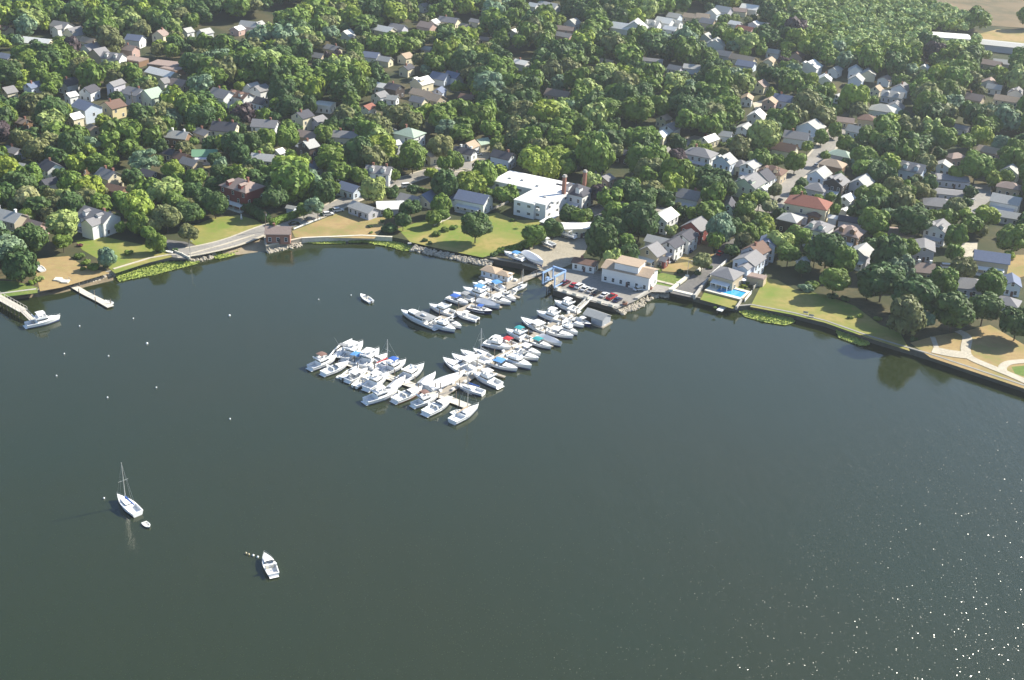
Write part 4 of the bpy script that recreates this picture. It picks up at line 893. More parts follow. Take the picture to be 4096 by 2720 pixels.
# hedges, each one thing
def hedge(P, hgt, wid, c, label):
    W = smoothline([px(x, y, LZ) for x, y in P], 6); b = MB(); o0 = W[0]
    rr = random.Random(len(label)); lv = []
    Lt = sum((W[i+1]-W[i]).length for i in range(len(W)-1))
    for i in range(len(W)-1):
        p, q = W[i], W[i+1]; n_ = max(1, int((q-p).length/.9))
        for k in range(n_):
            c0 = p.lerp(q, k/n_)-o0; b.blob((c0.x, c0.y, hgt*.5), hgt*.5, 6, 4, .12, (wid/hgt*1.05, wid/hgt*1.05, 1))
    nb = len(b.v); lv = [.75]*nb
    for _ in range(int(Lt*hgt*26)):
        i = rr.randrange(len(W)-1); p = W[i].lerp(W[i+1], rr.random())-o0
        d = Vector((rr.gauss(0, 1), rr.gauss(0, 1), rr.gauss(.3, 1))).normalized(); p = p+Vector((d.x*wid*.54, d.y*wid*.54, hgt*.5+d.z*hgt*.54))
        nrm = (d+Vector((rr.gauss(0, .4), rr.gauss(0, .4), rr.gauss(0, .4)))).normalized(); a = nrm.orthogonal().normalized(); q = nrm.cross(a); s_ = rr.uniform(.22, .42)
        b.add([p-a*s_-q*s_*.6, p+a*s_-q*s_*.7, p+a*s_*.8+q*s_*.7, p-a*s_+q*s_*.6], [(0, 1, 2, 3)]); lv += [rr.uniform(.8, 1.25)]*4
    me = b.mesh('hedge', FOL); at = me.attributes.new('leaf', 'FLOAT', 'POINT'); at.data.foreach_set('value', lv)
    o = link('hedge', me, loc=o0); o.color = (*TC[c], 1); tag(o, label, 'hedge')
    OPEN.append([(x-14, y-8) for x, y in P]+[(x+14, y+10) for x, y in reversed(P)])
hedge([(880, 800), (930, 812), (985, 845), (1035, 872), (1065, 888)], 4.2, 4.0, 'd', 'tall dark hedge sweeping down from the dark red Victorian house')
hedge([(1092, 902), (1130, 888), (1165, 876), (1200, 864)], 2.8, 3.2, 'g', 'thick green hedge along the shore road left of the parked cars')
hedge([(1660, 762), (1700, 770), (1750, 778)], 1.8, 1.8, 'g', 'low green hedge behind the ranch houses')
hedge([(2010, 1010), (2060, 1000), (2100, 985), (2140, 968)], 2.2, 2.6, 'g', 'leafy green hedge along the left side of the gravel yard')
# fill: woods among the houses and behind them
fr = random.Random(21)
HB = [(q[0], q[1], q[5], q[6], q[7], q[9]) for q in HOUSES]
def opened(x, y):
    return any(inpoly(x, y, P) for P in OPEN)
GRID = {}
def near(P, R_, k=.62):
    gx, gy = int(P.x//20), int(P.y//20)
    for i in range(gx-1, gx+2):
        for j in range(gy-1, gy+2):
            for (q, r) in GRID.get((i, j), ()):
                if math.hypot(q.x-P.x, q.y-P.y) < (r+R_)*k: return True
    return False
def put(P, R_): GRID.setdefault((int(P.x//20), int(P.y//20)), []).append((P, R_))
for t in TREES: put(t['P'], t['R'])
FOREST = [(2300, -60), (2700, 20), (3000, 0), (3150, 60), (3230, 190), (3330, 250), (3600, 260), (3900, 230), (3900, 60), (3500, -10), (3300, -90), (2300, -150)]
lpoly = [(v.x, v.y) for v in lp]
cand = []
yy = 395.0
while yy < 1750:
    xx = -yy*.46-60
    while xx < yy*.50+80:
        cand.append((xx+fr.uniform(-4, 4), yy+fr.uniform(-4, 4))); xx += 7.6
    yy += 7.6
fx = [px(x, y, LZ) for x, y in FOREST]; yy = min(v.y for v in fx)
while yy < min(1750, max(v.y for v in fx)):
    xx = min(v.x for v in fx)
    while xx < max(v.x for v in fx):
        q_ = (xx+fr.uniform(-2, 2), yy+fr.uniform(-2, 2)); xx += 5.2
        if inpoly(*proj((q_[0], q_[1], LZ))[:2], FOREST): cand.append(q_)
    yy += 5.2
fr.shuffle(cand)
FILL = []
spots_ = []
for (X, Y) in cand:
    ix, iy, sc_ = proj((X, Y, LZ))
    if ix < -160 or ix > 4260 or iy < -130 or not inpoly(X, Y, lpoly) or opened(ix, iy): continue
    if noise.noise(Vector((X/38, Y/48, 7.3))) < -.32 and not inpoly(ix, iy, FOREST): continue
    spots_.append((X, Y, ix, iy, inpoly(ix, iy, FOREST), [h_ for h_ in HB if math.hypot(X-h_[3].x, Y-h_[3].y) < 62]))
for lo, hi, kk in ((6.6, 8.8, .68), (4.8, 6.4, .66), (3.2, 4.4, .66), (2.2, 3.0, .75)):
    for (X, Y, ix, iy, wood, hs) in spots_:
        R_ = fr.uniform(lo, hi)
        if wood:
            if lo > 4.5 or lo < 3: continue
            R_ = fr.uniform(2.9, 4.1)
        if iy > 560 and hi > 7: R_ *= .8
        if lo < 3 and iy < 520: continue
        if ix > 3200 and iy > 960: continue
        zz = R_*1.04+(fr.uniform(3.5, 5.0) if wood else fr.uniform(.8, 3.0)); P = Vector((X, Y, LZ+zz)); cx, cy, s_ = proj(P); rp = R_*s_
        if near(P, R_, .56 if wood else kk) or not all(inpoly(X+dx, Y+dy, lpoly) for dx, dy in ((0, -R_-2), (R_, 0), (-R_, 0))): continue
        bad = False
        for (hx, hy, hr, HP, HR, hh) in hs:
            if math.hypot(X-HP.x, Y-HP.y) < HR+R_*.5: bad = True; break
            # stands on the viewer's side of a house: leave its roof and upper walls in view
            if Y < HP.y+3 and abs(cx-hx) < rp*.82+hr*.85 and cy-rp*.92 < hy+hh*s_*.22 and cy > hy-rp*1.5: bad = True; break
        if bad or (opened(cx, cy-rp*.5) and iy > 300 and fr.random() < .85): continue
        c = fr.choices('gdyoblpn', (46, 26, 11 if iy < 560 else 5, 10, 5, 4, 2.0, 3))[0] if not wood else fr.choices('glyf', (22, 30, 8, 50))[0]
        FILL.append(dict(x=cx, y=cy, r=rp, c=c, kind='round', P=P, R=R_, zz=zz, lab=None, wood=wood)); put(P, R_)
FILL.sort(key=lambda t: -t['r'])
nt_ = len([t for t in TREES if t['kind'] != 'bush']); k_ = max(0, 292-nt_)
IND = TREES+FILL[:k_]; MASS = FILL[k_:]
print('trees', nt_, 'bushes', len(TREES)-nt_, 'fill', len(FILL), 'individual', len(IND), 'mass', len(MASS))
tl = [t for t in IND if t['kind'] != 'bush']; bl_ = [t for t in IND if t['kind'] == 'bush']
TM = LM+[(q[0], q[1], None) for q in []]
for L, kd, grp in ((tl, 'tree', 'trees between the shore houses'), (bl_, 'bush', 'bushes in the gardens and along the shore')):
    ph = spatial([(t['x'], t['y']) for t in L], TM)
    for t, p in zip(L, ph):
        sz = 'small ' if t['R'] < 3.2 else ('large ' if t['R'] > 6 else '')
        lab = t['lab'] or fit([sz+TN[t['c']]+' round '+kd if kd == 'tree' else sz+TN[t['c']]+' '+kd, TN[t['c']]+' '+kd, TN[t['c']].split()[-1]+' '+kd], kd, p or ('last', 'near', 'the left edge'))
        build_tree(t, lab, grp)
# the far woods as one mass
LOW = []; LOWW = []
for i in range(5):
    V, T, Q, lv = crown_data(tr, 'round', 150, .27, nl=9)
    LOWW.append((np.array([tuple(v) for v in V]), np.array(T), np.array(Q), np.array(lv)))
for i in range(8):
    V, T, Q, lv = crown_data(tr, 'round', 420, .16, nl=14)
    LOW.append((np.array([tuple(v) for v in V]), np.array(T), np.array(Q), np.array(lv)))
def build_mass(L, name, label):
    Vs, Ts, Qs, As, Cs = [], [], [], [], []; o = 0
    for t in L:
        v, T, Q, lv = LOWW[tr.randrange(5)] if t.get('wood') else LOW[tr.randrange(8)]; a = tr.uniform(0, 6.28); ca, sa = math.cos(a), math.sin(a); R_ = t['R']
        w_ = np.empty_like(v); w_[:, 0] = (v[:, 0]*ca-v[:, 1]*sa)*R_+t['P'].x; w_[:, 1] = (v[:, 0]*sa+v[:, 1]*ca)*R_+t['P'].y; w_[:, 2] = v[:, 2]*R_*tr.uniform(.82, 1.3)+t['P'].z
        Vs.append(w_); Ts.append(T+o); Qs.append(Q+o); As.append(lv)
        c = TC[t['c']]; k = tr.uniform(.82, 1.18); Cs.append(np.tile(np.array([c[0]*k, c[1]*k, c[2]*k, 1.0]), (len(v), 1))); o += len(v)
    V = np.concatenate(Vs); T = np.concatenate(Ts); Q = np.concatenate(Qs)
    me = bpy.data.meshes.new(name); me.vertices.add(len(V)); me.vertices.foreach_set('co', V.ravel())
    me.loops.add(T.size+Q.size); me.loops.foreach_set('vertex_index', np.concatenate([T.ravel(), Q.ravel()]).astype(np.int32))
    me.polygons.add(len(T)+len(Q)); st = np.concatenate([np.arange(len(T))*3, T.size+np.arange(len(Q))*4]).astype(np.int32)
    me.polygons.foreach_set('loop_start', st); me.update(calc_edges=True)
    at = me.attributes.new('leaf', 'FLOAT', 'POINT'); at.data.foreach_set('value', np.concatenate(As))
    ac = me.attributes.new('tint', 'FLOAT_COLOR', 'POINT'); ac.data.foreach_set('color', np.concatenate(Cs).ravel())
    me.materials.append(FOLM); tag(link(name, me), label, 'woods', kind='stuff')
build_mass(MASS, 'woods', 'dense green woods and garden trees inland, running to the top edge')
# ------------------------------------------------------------------ docks and piers
DECK = M('dock_planks', (.36, .32, .26), .85, .2, 1.5); DECKL = M('pale_dock_planks', (.58, .54, .46), .85, .15, 1.5)
FLOATM = M('dock_float', (.10, .10, .10), .8); PILE = M('piling_wood', (.20, .16, .12), .9, .3); STEEL = M('galvanised_steel', (.45, .46, .47), .45, .1, metal=.6)
def dock(name, label, P, wid, top, mat, piles=0, pile_h=2.6, fingers=(), fw=1.1, fl=7.5, group=None):
    """a floating dock through pixels P; fingers: (fraction along, side)"""
    W = [px(x, y, top) for x, y in P]; o0 = W[0].copy(); t = thing(name, label, 'dock' if name != 'pier' else 'pier', (o0.x, o0.y, 0), 0, group)
    b = MB(); f = MB(); L = [0]
    for i in range(len(W)-1):
        d = W[i+1]-W[i]; L.append(L[-1]+d.length); m_ = (W[i]+W[i+1])/2-o0; rz = math.atan2(d.y, d.x)
        nseg = max(1, int(d.length/6))
        for k in range(nseg):
            q = W[i].lerp(W[i+1], (k+.5)/nseg)-o0; ll = d.length/nseg
            b.box((q.x, q.y, top), (ll-.06, wid, .16), rz); f.box((q.x, q.y, top-.32), (ll*.8, wid*.8, .5), rz)
    b.build('deck', mat, t); f.build('float', FLOATM, t)
    def at(s_):
        D = s_*L[-1]
        for i in range(len(W)-1):
            if D <= L[i+1] or i == len(W)-2:
                d = (W[i+1]-W[i]).normalized(); return W[i]+d*(D-L[i])-o0, d
    for k in range(piles):
        q, d = at((k+.5)/piles); nrm = Vector((d.y, -d.x, 0)); s_ = 1 if k % 2 else -1; q = q+nrm*(wid/2+.2)*s_
        c = MB(); c.cyl((q.x, q.y, -1.5), (q.x, q.y, top+pile_h), .17, .15, 7); c.cyl((q.x, q.y, top+pile_h), (q.x, q.y, top+pile_h+.25), .2, .04, 7); c.build('piling', PILE, t)
    for (s_, side) in fingers:
        q, d = at(s_); nrm = Vector((d.y, -d.x, 0))*side; c = q+nrm*(wid/2+fl/2+.05); rz = math.atan2(nrm.y, nrm.x)
        g = MB(); g.box((c.x, c.y, top-.03), (fl, fw, .16), rz); g.box((c.x, c.y, top-.3), (fl*.9, fw*.8, .4), rz)
        g.build('finger', mat, t)
    return t
D1 = [(2304, 1247), (2258, 1274), (2105, 1366), (1978, 1442), (1850, 1525), (1762, 1580)]
d1_ = dock('floating_dock', 'long grey floating dock running from the car park bulkhead out to the cross dock', D1, 3.4, .55, DECK, 16, 2.6, [(.12, 1), (.2, -1), (.3, 1), (.36, -1), (.46, 1), (.55, -1), (.62, 1), (.72, -1), (.78, 1)])
dock('floating_dock', 'pale cross dock at the outer end with boats packed on both sides', [(1385, 1450), (1500, 1489), (1602, 1524), (1749, 1577), (1872, 1626)], 3.2, .5, DECKL, 12, 2.4, [(.1, 1), (.22, 1), (.33, 1), (.45, 1), (.15, -1), (.3, -1), (.45, -1)], 1.0, 6)
dock('floating_dock', 'shorter floating dock below the gravel yard with a houseboat at its shore end', [(2148, 1094), (2093, 1118), (2035, 1145), (1948, 1191), (1877, 1229), (1752, 1278)], 3.2, .5, DECK, 12, 2.6, [(.2, 1), (.32, 1), (.45, 1), (.58, 1), (.72, 1), (.4, -1), (.6, -1), (.8, -1)])
def pedestals(t, P, n, top):
    W = [px(x, y, top) for x, y in P]; o0 = W[0].copy()
    for k in range(n):
        s_ = (k+.5)/n*(len(W)-1); i = min(int(s_), len(W)-2); q = W[i].lerp(W[i+1], s_-i)-o0; d = (W[i+1]-W[i]).normalized(); q = q+Vector((d.y, -d.x, 0))*(1.25 if k % 2 else -1.25)
        b = MB(); b.box((q.x, q.y, top+.42), (1.1, .6, .62), math.atan2(d.y, d.x)); b.box((q.x, q.y, top+.76), (1.18, .68, .07), math.atan2(d.y, d.x)); b.build('dock_box', WHITE, t)
def gangway(label, A, B_, za, zb, wid=1.6, mat=None):
    a, b_ = px(*A, za), px(*B_, zb); t = thing('gangway', label, 'gangway', a); d = b_-a; L = d.length; nrm = Vector((d.y, -d.x, 0)).normalized()
    def q(s_, o, z): p = d*s_+nrm*o; return (p.x, p.y, p.z+z)
    w2 = wid/2; b = MB(); b.add([q(0, -w2, 0), q(1, -w2, 0), q(1, w2, 0), q(0, w2, 0), q(0, -w2, -.2), q(1, -w2, -.2), q(1, w2, -.2), q(0, w2, -.2)], [(0, 1, 2, 3), (7, 6, 5, 4), (0, 4, 5, 1), (1, 5, 6, 2), (2, 6, 7, 3), (3, 7, 4, 0)])
    b.build('deck', mat or DECKL, t)
    for o in (-w2, w2):
        r_ = MB(); r_.cyl(q(0, o, 1.0), q(1, o, 1.0), .06, None, 5); r_.cyl(q(0, o, .5), q(1, o, .5), .035, None, 4)
        for k in range(7): r_.cyl(q(k/6, o, 0), q(k/6, o, 1.0), .035, None, 4)
        r_.build('railing', STEEL, t)
pedestals(d1_, D1, 18, .55)
gangway('grey gangway from the car park bulkhead down to the long dock', (2362, 1192), (2303, 1248), LZ+.25, .7)
gangway('pale gangway from the gravel yard down to the shorter dock', (2194, 1076), (2128, 1104), LZ+.3, .6, 2.0)
dock('pier', 'narrow pale floating pier standing alone below the dry lawn at the left', [(288, 1141), (340, 1172), (400, 1202), (443, 1227)], 2.6, .55, DECKL, 5, 1.5)
gangway('short dark gangway at the shore end of the narrow pale pier', (268, 1119), (292, 1143), LZ, .6, 1.2, TIMD)
def trestle_pier():
    A, B_ = px(-60, 1158, 2.4), px(93, 1243, 2.4); t = thing('pier', 'long timber pier on pilings entering at the left edge with a railing', 'pier', (A.x, A.y, 0)); d = B_-A; L = d.length; u = d.normalized(); nr = Vector((u.y, -u.x, 0)); rz = math.atan2(u.y, u.x)
    b = MB(); m_ = d/2; b.box((m_.x, m_.y, 2.4), (L, 3.0, .25), rz); b.build('deck', DECKL, t)
    for k in range(10):
        for o in (-1.2, 1.2):
            q = u*(L*(k+.5)/10)+nr*o; c = MB(); c.cyl((q.x, q.y, -1.5), (q.x, q.y, 2.28), .2, .18, 7); c.build('piling', PILE, t)
    for o in (-1.5, 1.5):
        r_ = MB()
        for k in range(13): q = u*(L*k/12)+nr*o; r_.box((q.x, q.y, 2.95), (.12, .12, 1.1), rz)
        q = m_+nr*o; r_.box((q.x, q.y, 3.52), (L, .1, .1), rz); r_.build('railing', M('pale_rail', (.55, .52, .46), .8), t)
    q = px(98, 1262, 2.4)
trestle_pier()
gangway('pale ramp from the end of the left timber pier down to the white motor yacht', (93, 1244), (140, 1290), 2.4, .9, 1.8)
P0 = px(2890, 1231, 1.4); ds = thing('small_dock', 'short white dock sticking out from the sea wall below the pool', 'dock', (P0.x, P0.y, 0))
b = MB(); b.box((0, 0, 1.4), (2.2, 6.6, .2), rad(-30)); b.build('deck', WHITE, ds)
for k in (-1, 1):
    for j in (-1, 1):
        b = MB(); b.cyl((k*.8*math.cos(rad(-30))-j*2.6*math.sin(rad(-30)), k*.8*math.sin(rad(-30))+j*2.6*math.cos(rad(-30)), -1.2), (k*.8*math.cos(rad(-30))-j*2.6*math.sin(rad(-30)), k*.8*math.sin(rad(-30))+j*2.6*math.cos(rad(-30)), 1.3), .13, .12, 6); b.build('piling', PILE, ds)
# ------------------------------------------------------------------ boats
GEL = M('white_gelcoat', (.88, .88, .86), .28, .03, .5, spec=.5); GELC = M('cream_deck', (.72, .68, .58), .5, .06, .8)
TINT = M('tinted_glass', (.02, .025, .03), .1, .1, spec=.7); DARKM = M('outboard_black', (.03, .03, .035), .35); ALU = M('mast_aluminium', (.62, .62, .60), .35, .05, metal=.5)
CAN = {'blue': M('blue_canvas', (.04, .12, .42), .8, .1), 'sky': M('sky_blue_canvas', (.10, .28, .55), .8, .1), 'teal': M('teal_canvas', (.03, .28, .30), .8, .1), 'white': M('white_canvas', (.72, .72, .72), .8, .08),
       'red': M('red_canvas', (.45, .03, .04), .8, .1), 'brown': M('brown_canvas', (.20, .12, .10), .85, .1), 'tan': M('tan_canvas', (.46, .36, .25), .85, .1), 'grey': M('grey_canvas', (.28, .29, .30), .85, .1), 'green': M('green_canvas', (.05, .20, .12), .85)}
HULLC = {'white': GEL, 'navy': M('navy_hull', (.015, .025, .09), .2, .05, spec=.5), 'black': M('black_hull', (.02, .02, .022), .25, .05, spec=.5), 'cream': M('cream_hull', (.70, .64, .50), .35), 'grey': M('grey_hull', (.30, .31, .32), .4)}
BOOT = {'red': M('red_bottom_paint', (.30, .02, .03), .6), 'blue': M('blue_bottom_paint', (.03, .06, .2), .6), 'black': M('black_bottom_paint', (.03, .03, .03), .6)}
BR = random.Random(9)
def halfbeam(s_, Bm, sharp=1.7):      # s_ 0 stern .. 1 bow
    return Bm/2*(.86+.14*min(1, s_/.35))*(1-max(0, (s_-.42)/.58)**sharp*1.0) if s_ > .42 else Bm/2*(.86+.14*min(1, s_/.35))
def boat_hull(r, L, Bm, fb, hull, boot, cockpit=.42, sharp=1.9, double=False, deck=GEL):
    N = 14; st = [i/N for i in range(N+1)]; B_ = []
    for s_ in st:
        hb = halfbeam(s_, Bm, sharp)
        if double and s_ < .3: hb *= (.35+.65*math.sin(s_/.3*math.pi/2))
        B_.append(max(.04, hb))
    X = [(-.5+s_)*L for s_ in st]; H_ = [fb*(1+.35*s_*s_) for s_ in st]
    b = MB(); vs = []
    for i in range(N+1):
        k = .78-.35*max(0, st[i]-.5); xb = X[i]-(.05*L*st[i]**2)
        vs += [(X[i], -B_[i], H_[i]), (xb, -B_[i]*k, .1), (xb, 0, -.45), (xb, B_[i]*k, .1), (X[i], B_[i], H_[i])]
    fs = [(5*i+j, 5*i+j+1, 5*i+j+6, 5*i+j+5) for i in range(N) for j in range(4)]
    fs.append((4, 3, 2, 1, 0)); b.add(vs, fs); b.mi = [0 if (f % 4 in (0, 3)) else 1 for f in range(len(fs)-1)]+[0]
    b.build('hull', [hull, BOOT[boot]], r)
    if hull is GEL or True:    # boot stripe just above the water
        c = MB(); vs = []
        for sg in (-1, 1):
            for i in range(N+1):
                k = .78-.35*max(0, st[i]-.5); xb = X[i]-(.05*L*st[i]**2); y0, y1 = B_[i]*k, B_[i]*(k+(1-k)*.22); x1 = xb+(X[i]-xb)*.22; z1 = .1+(H_[i]-.1)*.22
                vs += [(xb, sg*(y0+.02), .08), (x1, sg*(y1+.025), z1)]
        n = N+1; fs = [(2*i+o, 2*i+2+o, 2*i+3+o, 2*i+1+o) for o in (0, 2*n) for i in range(N)]; c.add(vs, fs); c.build('boot_stripe', BOOT[boot], r)
    ic = int(round(cockpit*N)); g = min(.22, Bm*.09); d = MB(); vs = []
    for i in range(N+1): vs += [(X[i], -B_[i], H_[i]+.01), (X[i], -max(.02, B_[i]-g), H_[i]+.03), (X[i], max(.02, B_[i]-g), H_[i]+.03), (X[i], B_[i], H_[i]+.01)]
    fs = [(4*i, 4*i+4, 4*i+5, 4*i+1) for i in range(N)]+[(4*i+2, 4*i+6, 4*i+7, 4*i+3) for i in range(N)]+[(4*i+1, 4*i+5, 4*i+6, 4*i+2) for i in range(ic, N)]
    d.add(vs, fs); fz = max(.15, fb*.35); vs = []
    for i in range(ic+1): vs += [(X[i]+(g if i == 0 else 0), -(B_[i]-g), H_[i]+.03), (X[i]+(g if i == 0 else 0), -(B_[i]-g), fz), (X[i]+(g if i == 0 else 0), (B_[i]-g), fz), (X[i]+(g if i == 0 else 0), (B_[i]-g), H_[i]+.03)]
    fs = [(4*i+j, 4*i+j+1, 4*i+j+5, 4*i+j+4) for i in range(ic) for j in range(3)]+[(0, 1, 2, 3), (4*ic+3, 4*ic+2, 4*ic+1, 4*ic)]
    d.add(vs, fs); d.box((X[0]+g/2, 0, H_[0]-.02), (g, B_[0]*1.9, .1))
    d.build('deck', deck, r)
    return X, B_, H_, fz
def cabin(r, L, Bm, x0, x1, z0, h, wf=.62, nose=.45, mat=GEL, glass=True, name='cabin'):
    """coach roof from x0 (aft) to x1 (forward, tapering), with a dark window band"""
    w0 = Bm*wf/2; xs = (x1-x0); pts = [(x0, -w0), (x0+xs*.6, -w0*.96), (x1-xs*.08, -w0*nose), (x1, 0), (x1-xs*.08, w0*nose), (x0+xs*.6, w0*.96), (x0, w0)]
    b = MB(); b.prism(pts, z0, z0+h, .84); o = b.build(name, mat, r)
    if glass:
        def ins(k, z): cx = sum(p[0] for p in pts)/7; return [(cx+(p[0]-cx)*k, p[1]*k) for p in pts]
        b = MB(); b.prism(ins(1-.16*.42+.012, 0), z0+h*.42, z0+h*.78, (1-.16*.78+.012)/(1-.16*.42+.012), c=(sum(p[0] for p in pts)/7, 0)); b.build('cabin_window', TINT, o)
    return o
def canopy(r, x0, x1, wd, z, mat, posts=True, name='bimini', bow=.12):
    b = MB(); n = 5; vs = []
    for i in range(n+1):
        x = x0+(x1-x0)*i/n; zz = z+bow*math.sin(math.pi*i/n)
        vs += [(x, -wd/2, zz-.1), (x, 0, zz+.08), (x, wd/2, zz-.1), (x, -wd/2, zz-.16), (x, 0, zz+.02), (x, wd/2, zz-.16)]
    fs = [(6*i+j, 6*i+6+j, 6*i+7+j, 6*i+1+j) for i in range(n) for j in (0, 1)]+[(6*i+3+j, 6*i+4+j, 6*i+10+j, 6*i+9+j) for i in range(n) for j in (0, 1)]
    fs += [(6*i, 6*i+3, 6*i+9, 6*i+6) for i in range(n)]+[(6*i+2, 6*i+8, 6*i+11, 6*i+5) for i in range(n)]+[(0, 1, 4, 3), (1, 2, 5, 4), (6*n, 6*n+3, 6*n+4, 6*n+1), (6*n+1, 6*n+4, 6*n+5, 6*n+2)]
    b.add(vs, fs); o = b.build(name, mat, r)
    return o
def posts(r, x0, x1, wd, z0, z1):
    b = MB()
    for x in (x0, x1):
        for y in (-wd/2+.05, wd/2-.05): b.cyl((x, y, z0), (x, y, z1), .03, None, 5)
    b.build('frame', STEEL, r)
def outboard(r, x, y, z):
    b = MB(); b.box((x-.28, y, z+.35), (.5, .34, .5), 0, .85); b.box((x-.2, y, z-.35), (.22, .14, 1.0)); b.build('outboard_motor', DARKM, r)
def windscreen(r, x, wd, z, h=.5):
    b = MB(); b.add([(x, -wd/2, z), (x+.55, -wd*.3, z), (x+.55, wd*.3, z), (x, wd/2, z), (x-.3, -wd/2, z+h), (x+.15, -wd*.27, z+h), (x+.15, wd*.27, z+h), (x-.3, wd/2, z+h)], [(0, 1, 5, 4), (1, 2, 6, 5), (2, 3, 7, 6)])
    b.build('windscreen', TINT, r)
def seats(r, L, Bm, x, z, c=GELC):
    for y in (-Bm*.2, Bm*.2):
        b = MB(); b.box((x, y, z+.3), (.55, .5, .5)); b.box((x-.22, y, z+.75), (.12, .5, .5)); b.build('seat', c, r)
def arch(r, x, Bm, z, h=1.5, mat=GEL):
    b = MB()
    for y in (-Bm*.42, Bm*.42): b.add([(x, y-.06, z), (x+.5, y-.06, z), (x-.1, y-.06, z+h), (x-.4, y-.06, z+h), (x, y+.06, z), (x+.5, y+.06, z), (x-.1, y+.06, z+h), (x-.4, y+.06, z+h)], [(3, 2, 1, 0), (4, 5, 6, 7), (0, 1, 5, 4), (1, 2, 6, 5), (2, 3, 7, 6), (3, 0, 4, 7)])
    b.box((x-.25, 0, z+h), (.36, Bm*.86, .12)); b.build('radar_arch', mat, r)
def rail(r, X, B_, H_, n0=8):
    b = MB()
    for sg in (-1, 1):
        for i in range(n0, len(X)-1):
            b.cyl((X[i], sg*B_[i]*.93, H_[i]+.55), (X[i+1], sg*B_[i+1]*.93, H_[i+1]+.55), .022, None, 4); b.cyl((X[i], sg*B_[i]*.93, H_[i]), (X[i], sg*B_[i]*.93, H_[i]+.55), .02, None, 4)
    b.build('bow_rail', STEEL, r)
def boat(kind, bow, stern, label, cat='boat', hull='white', boot='blue', can=None, z=.5, name=None, group=None, Lk=1.0, mast_h=None, bk=None, zbase=0.0):
    if group == G3: Lk *= 1.08
    A, S = px(*bow, z+zbase), px(*stern, z+zbase); d = A-S; L = d.length*Lk*(1.13 if group else 1.0); c = (A+S)/2
    Bm = bk or min(5.0, max(1.6, L*.30+.75)); fb = min(1.35, .45+L*.075); c3 = CAN.get(can)
    nm = name or {'cruiser': 'cabin_cruiser', 'fly': 'motor_yacht', 'console': 'fishing_boat', 'covered': 'covered_boat', 'sail': 'sailboat', 'dinghy': 'dinghy', 'trawler': 'trawler_yacht', 'open': 'motorboat', 'black': 'fishing_boat'}[kind]
    r = thing(nm, label, cat, (c.x, c.y, zbase), math.atan2(d.y, d.x), group)
    hm = HULLC[hull]
    if kind == 'dinghy':
        X, B_, H_, fz = boat_hull(r, L, Bm, .4, hm, boot, .85, 2.4)
        b = MB(); b.box((-L*.1, 0, .36), (.3, Bm*.8, .06)); b.box((L*.18, 0, .38), (.3, Bm*.66, .06)); b.box((-L*.38, 0, .36), (.3, Bm*.7, .06)); b.build('thwart', GELC, r); return r
    if kind == 'covered':
        X, B_, H_, fz = boat_hull(r, L, Bm, fb, hm, boot, .3)
        b = MB(); N = len(X); vs = []
        for i in range(N):
            rg = (.55+.5*math.sin(math.pi*min(1, i/(N-1)*1.15)))*fb
            vs += [(X[i], -B_[i]-.03, H_[i]-.25), (X[i], -B_[i]-.03, H_[i]+.05), (X[i], 0, H_[i]+rg), (X[i], B_[i]+.03, H_[i]+.05), (X[i], B_[i]+.03, H_[i]-.25)]
        b.add(vs, [(5*i+j, 5*i+j+1, 5*i+j+6, 5*i+j+5) for i in range(N-1) for j in range(4)]+[(4, 3, 2, 1, 0), (5*N-5, 5*N-4, 5*N-3, 5*N-2, 5*N-1)]); b.build('cover', c3 or CAN['white'], r); return r
    if kind == 'sail':
        X, B_, H_, fz = boat_hull(r, L, Bm*.92, fb, hm, boot, .34, 1.6)
        cabin(r, L, Bm, -L*.12, L*.27, fb+.02, .5, .55, .5)
        mh = mast_h or L*1.15; mx_ = L*.08
        b = MB(); b.cyl((mx_, 0, fb), (mx_, 0, fb+mh), .14, .10, 7); b.cyl((mx_, -Bm*.36, fb+mh*.55), (mx_, Bm*.36, fb+mh*.55), .04, None, 5); m_ = b.build('mast', ALU, r)
        b = MB(); b.cyl((mx_, 0, fb+1.5), (-L*.36, 0, fb+1.4), .08, .07, 6); b.build('boom', ALU, r)
        if c3 is not None: b = MB(); b.cyl((mx_-.1, 0, fb+1.7), (-L*.34, 0, fb+1.55), .27, .17, 8); b.build('sail_cover', c3, r)
        b = MB()
        for (x, y) in ((L*.48, 0), (-L*.48, 0), (mx_, -Bm*.42), (mx_, Bm*.42)): b.cyl((x, y, fb+.2), (mx_, 0, fb+mh*(.98)), .022, None, 4)
        b.build('rigging', STEEL, r); rail(r, X, B_, H_, 9); return r
    if kind == 'open':
        X, B_, H_, fz = boat_hull(r, L, Bm, fb*.85, hm, boot, .62, 2.2); windscreen(r, L*.1, Bm*.8, fb*.85+.1, .42); seats(r, L, Bm, -L*.02, fz); outboard(r, -L/2, 0, .3)
        if c3: canopy(r, -L*.2, L*.12, Bm*.85, fb+1.3, c3); posts(r, -L*.18, L*.1, Bm*.85, fb*.8, fb+1.2)
        return r
    if kind in ('console', 'black'):
        X, B_, H_, fz = boat_hull(r, L, Bm, fb, hm, boot, .74, 2.0)
        b = MB(); b.box((0, 0, fz+.6), (1.0, .9, 1.2), 0, .85); b.build('console', GEL, r); windscreen(r, .25, .9, fz+1.15, .4)
        canopy(r, -1.0, 1.0, Bm*.62, fz+2.25, c3 or GEL, name='t_top', bow=.03); posts(r, -.8, .8, Bm*.5, fz, fz+2.2)
        if kind == 'black':
            b = MB(); b.cyl((-.5, -Bm*.3, fz+2.2), (-1.2, -Bm*.55, fz+5.0), .04, .02, 5); b.cyl((-.5, Bm*.3, fz+2.2), (-1.2, Bm*.55, fz+5.0), .04, .02, 5); b.build('outrigger', STEEL, r)
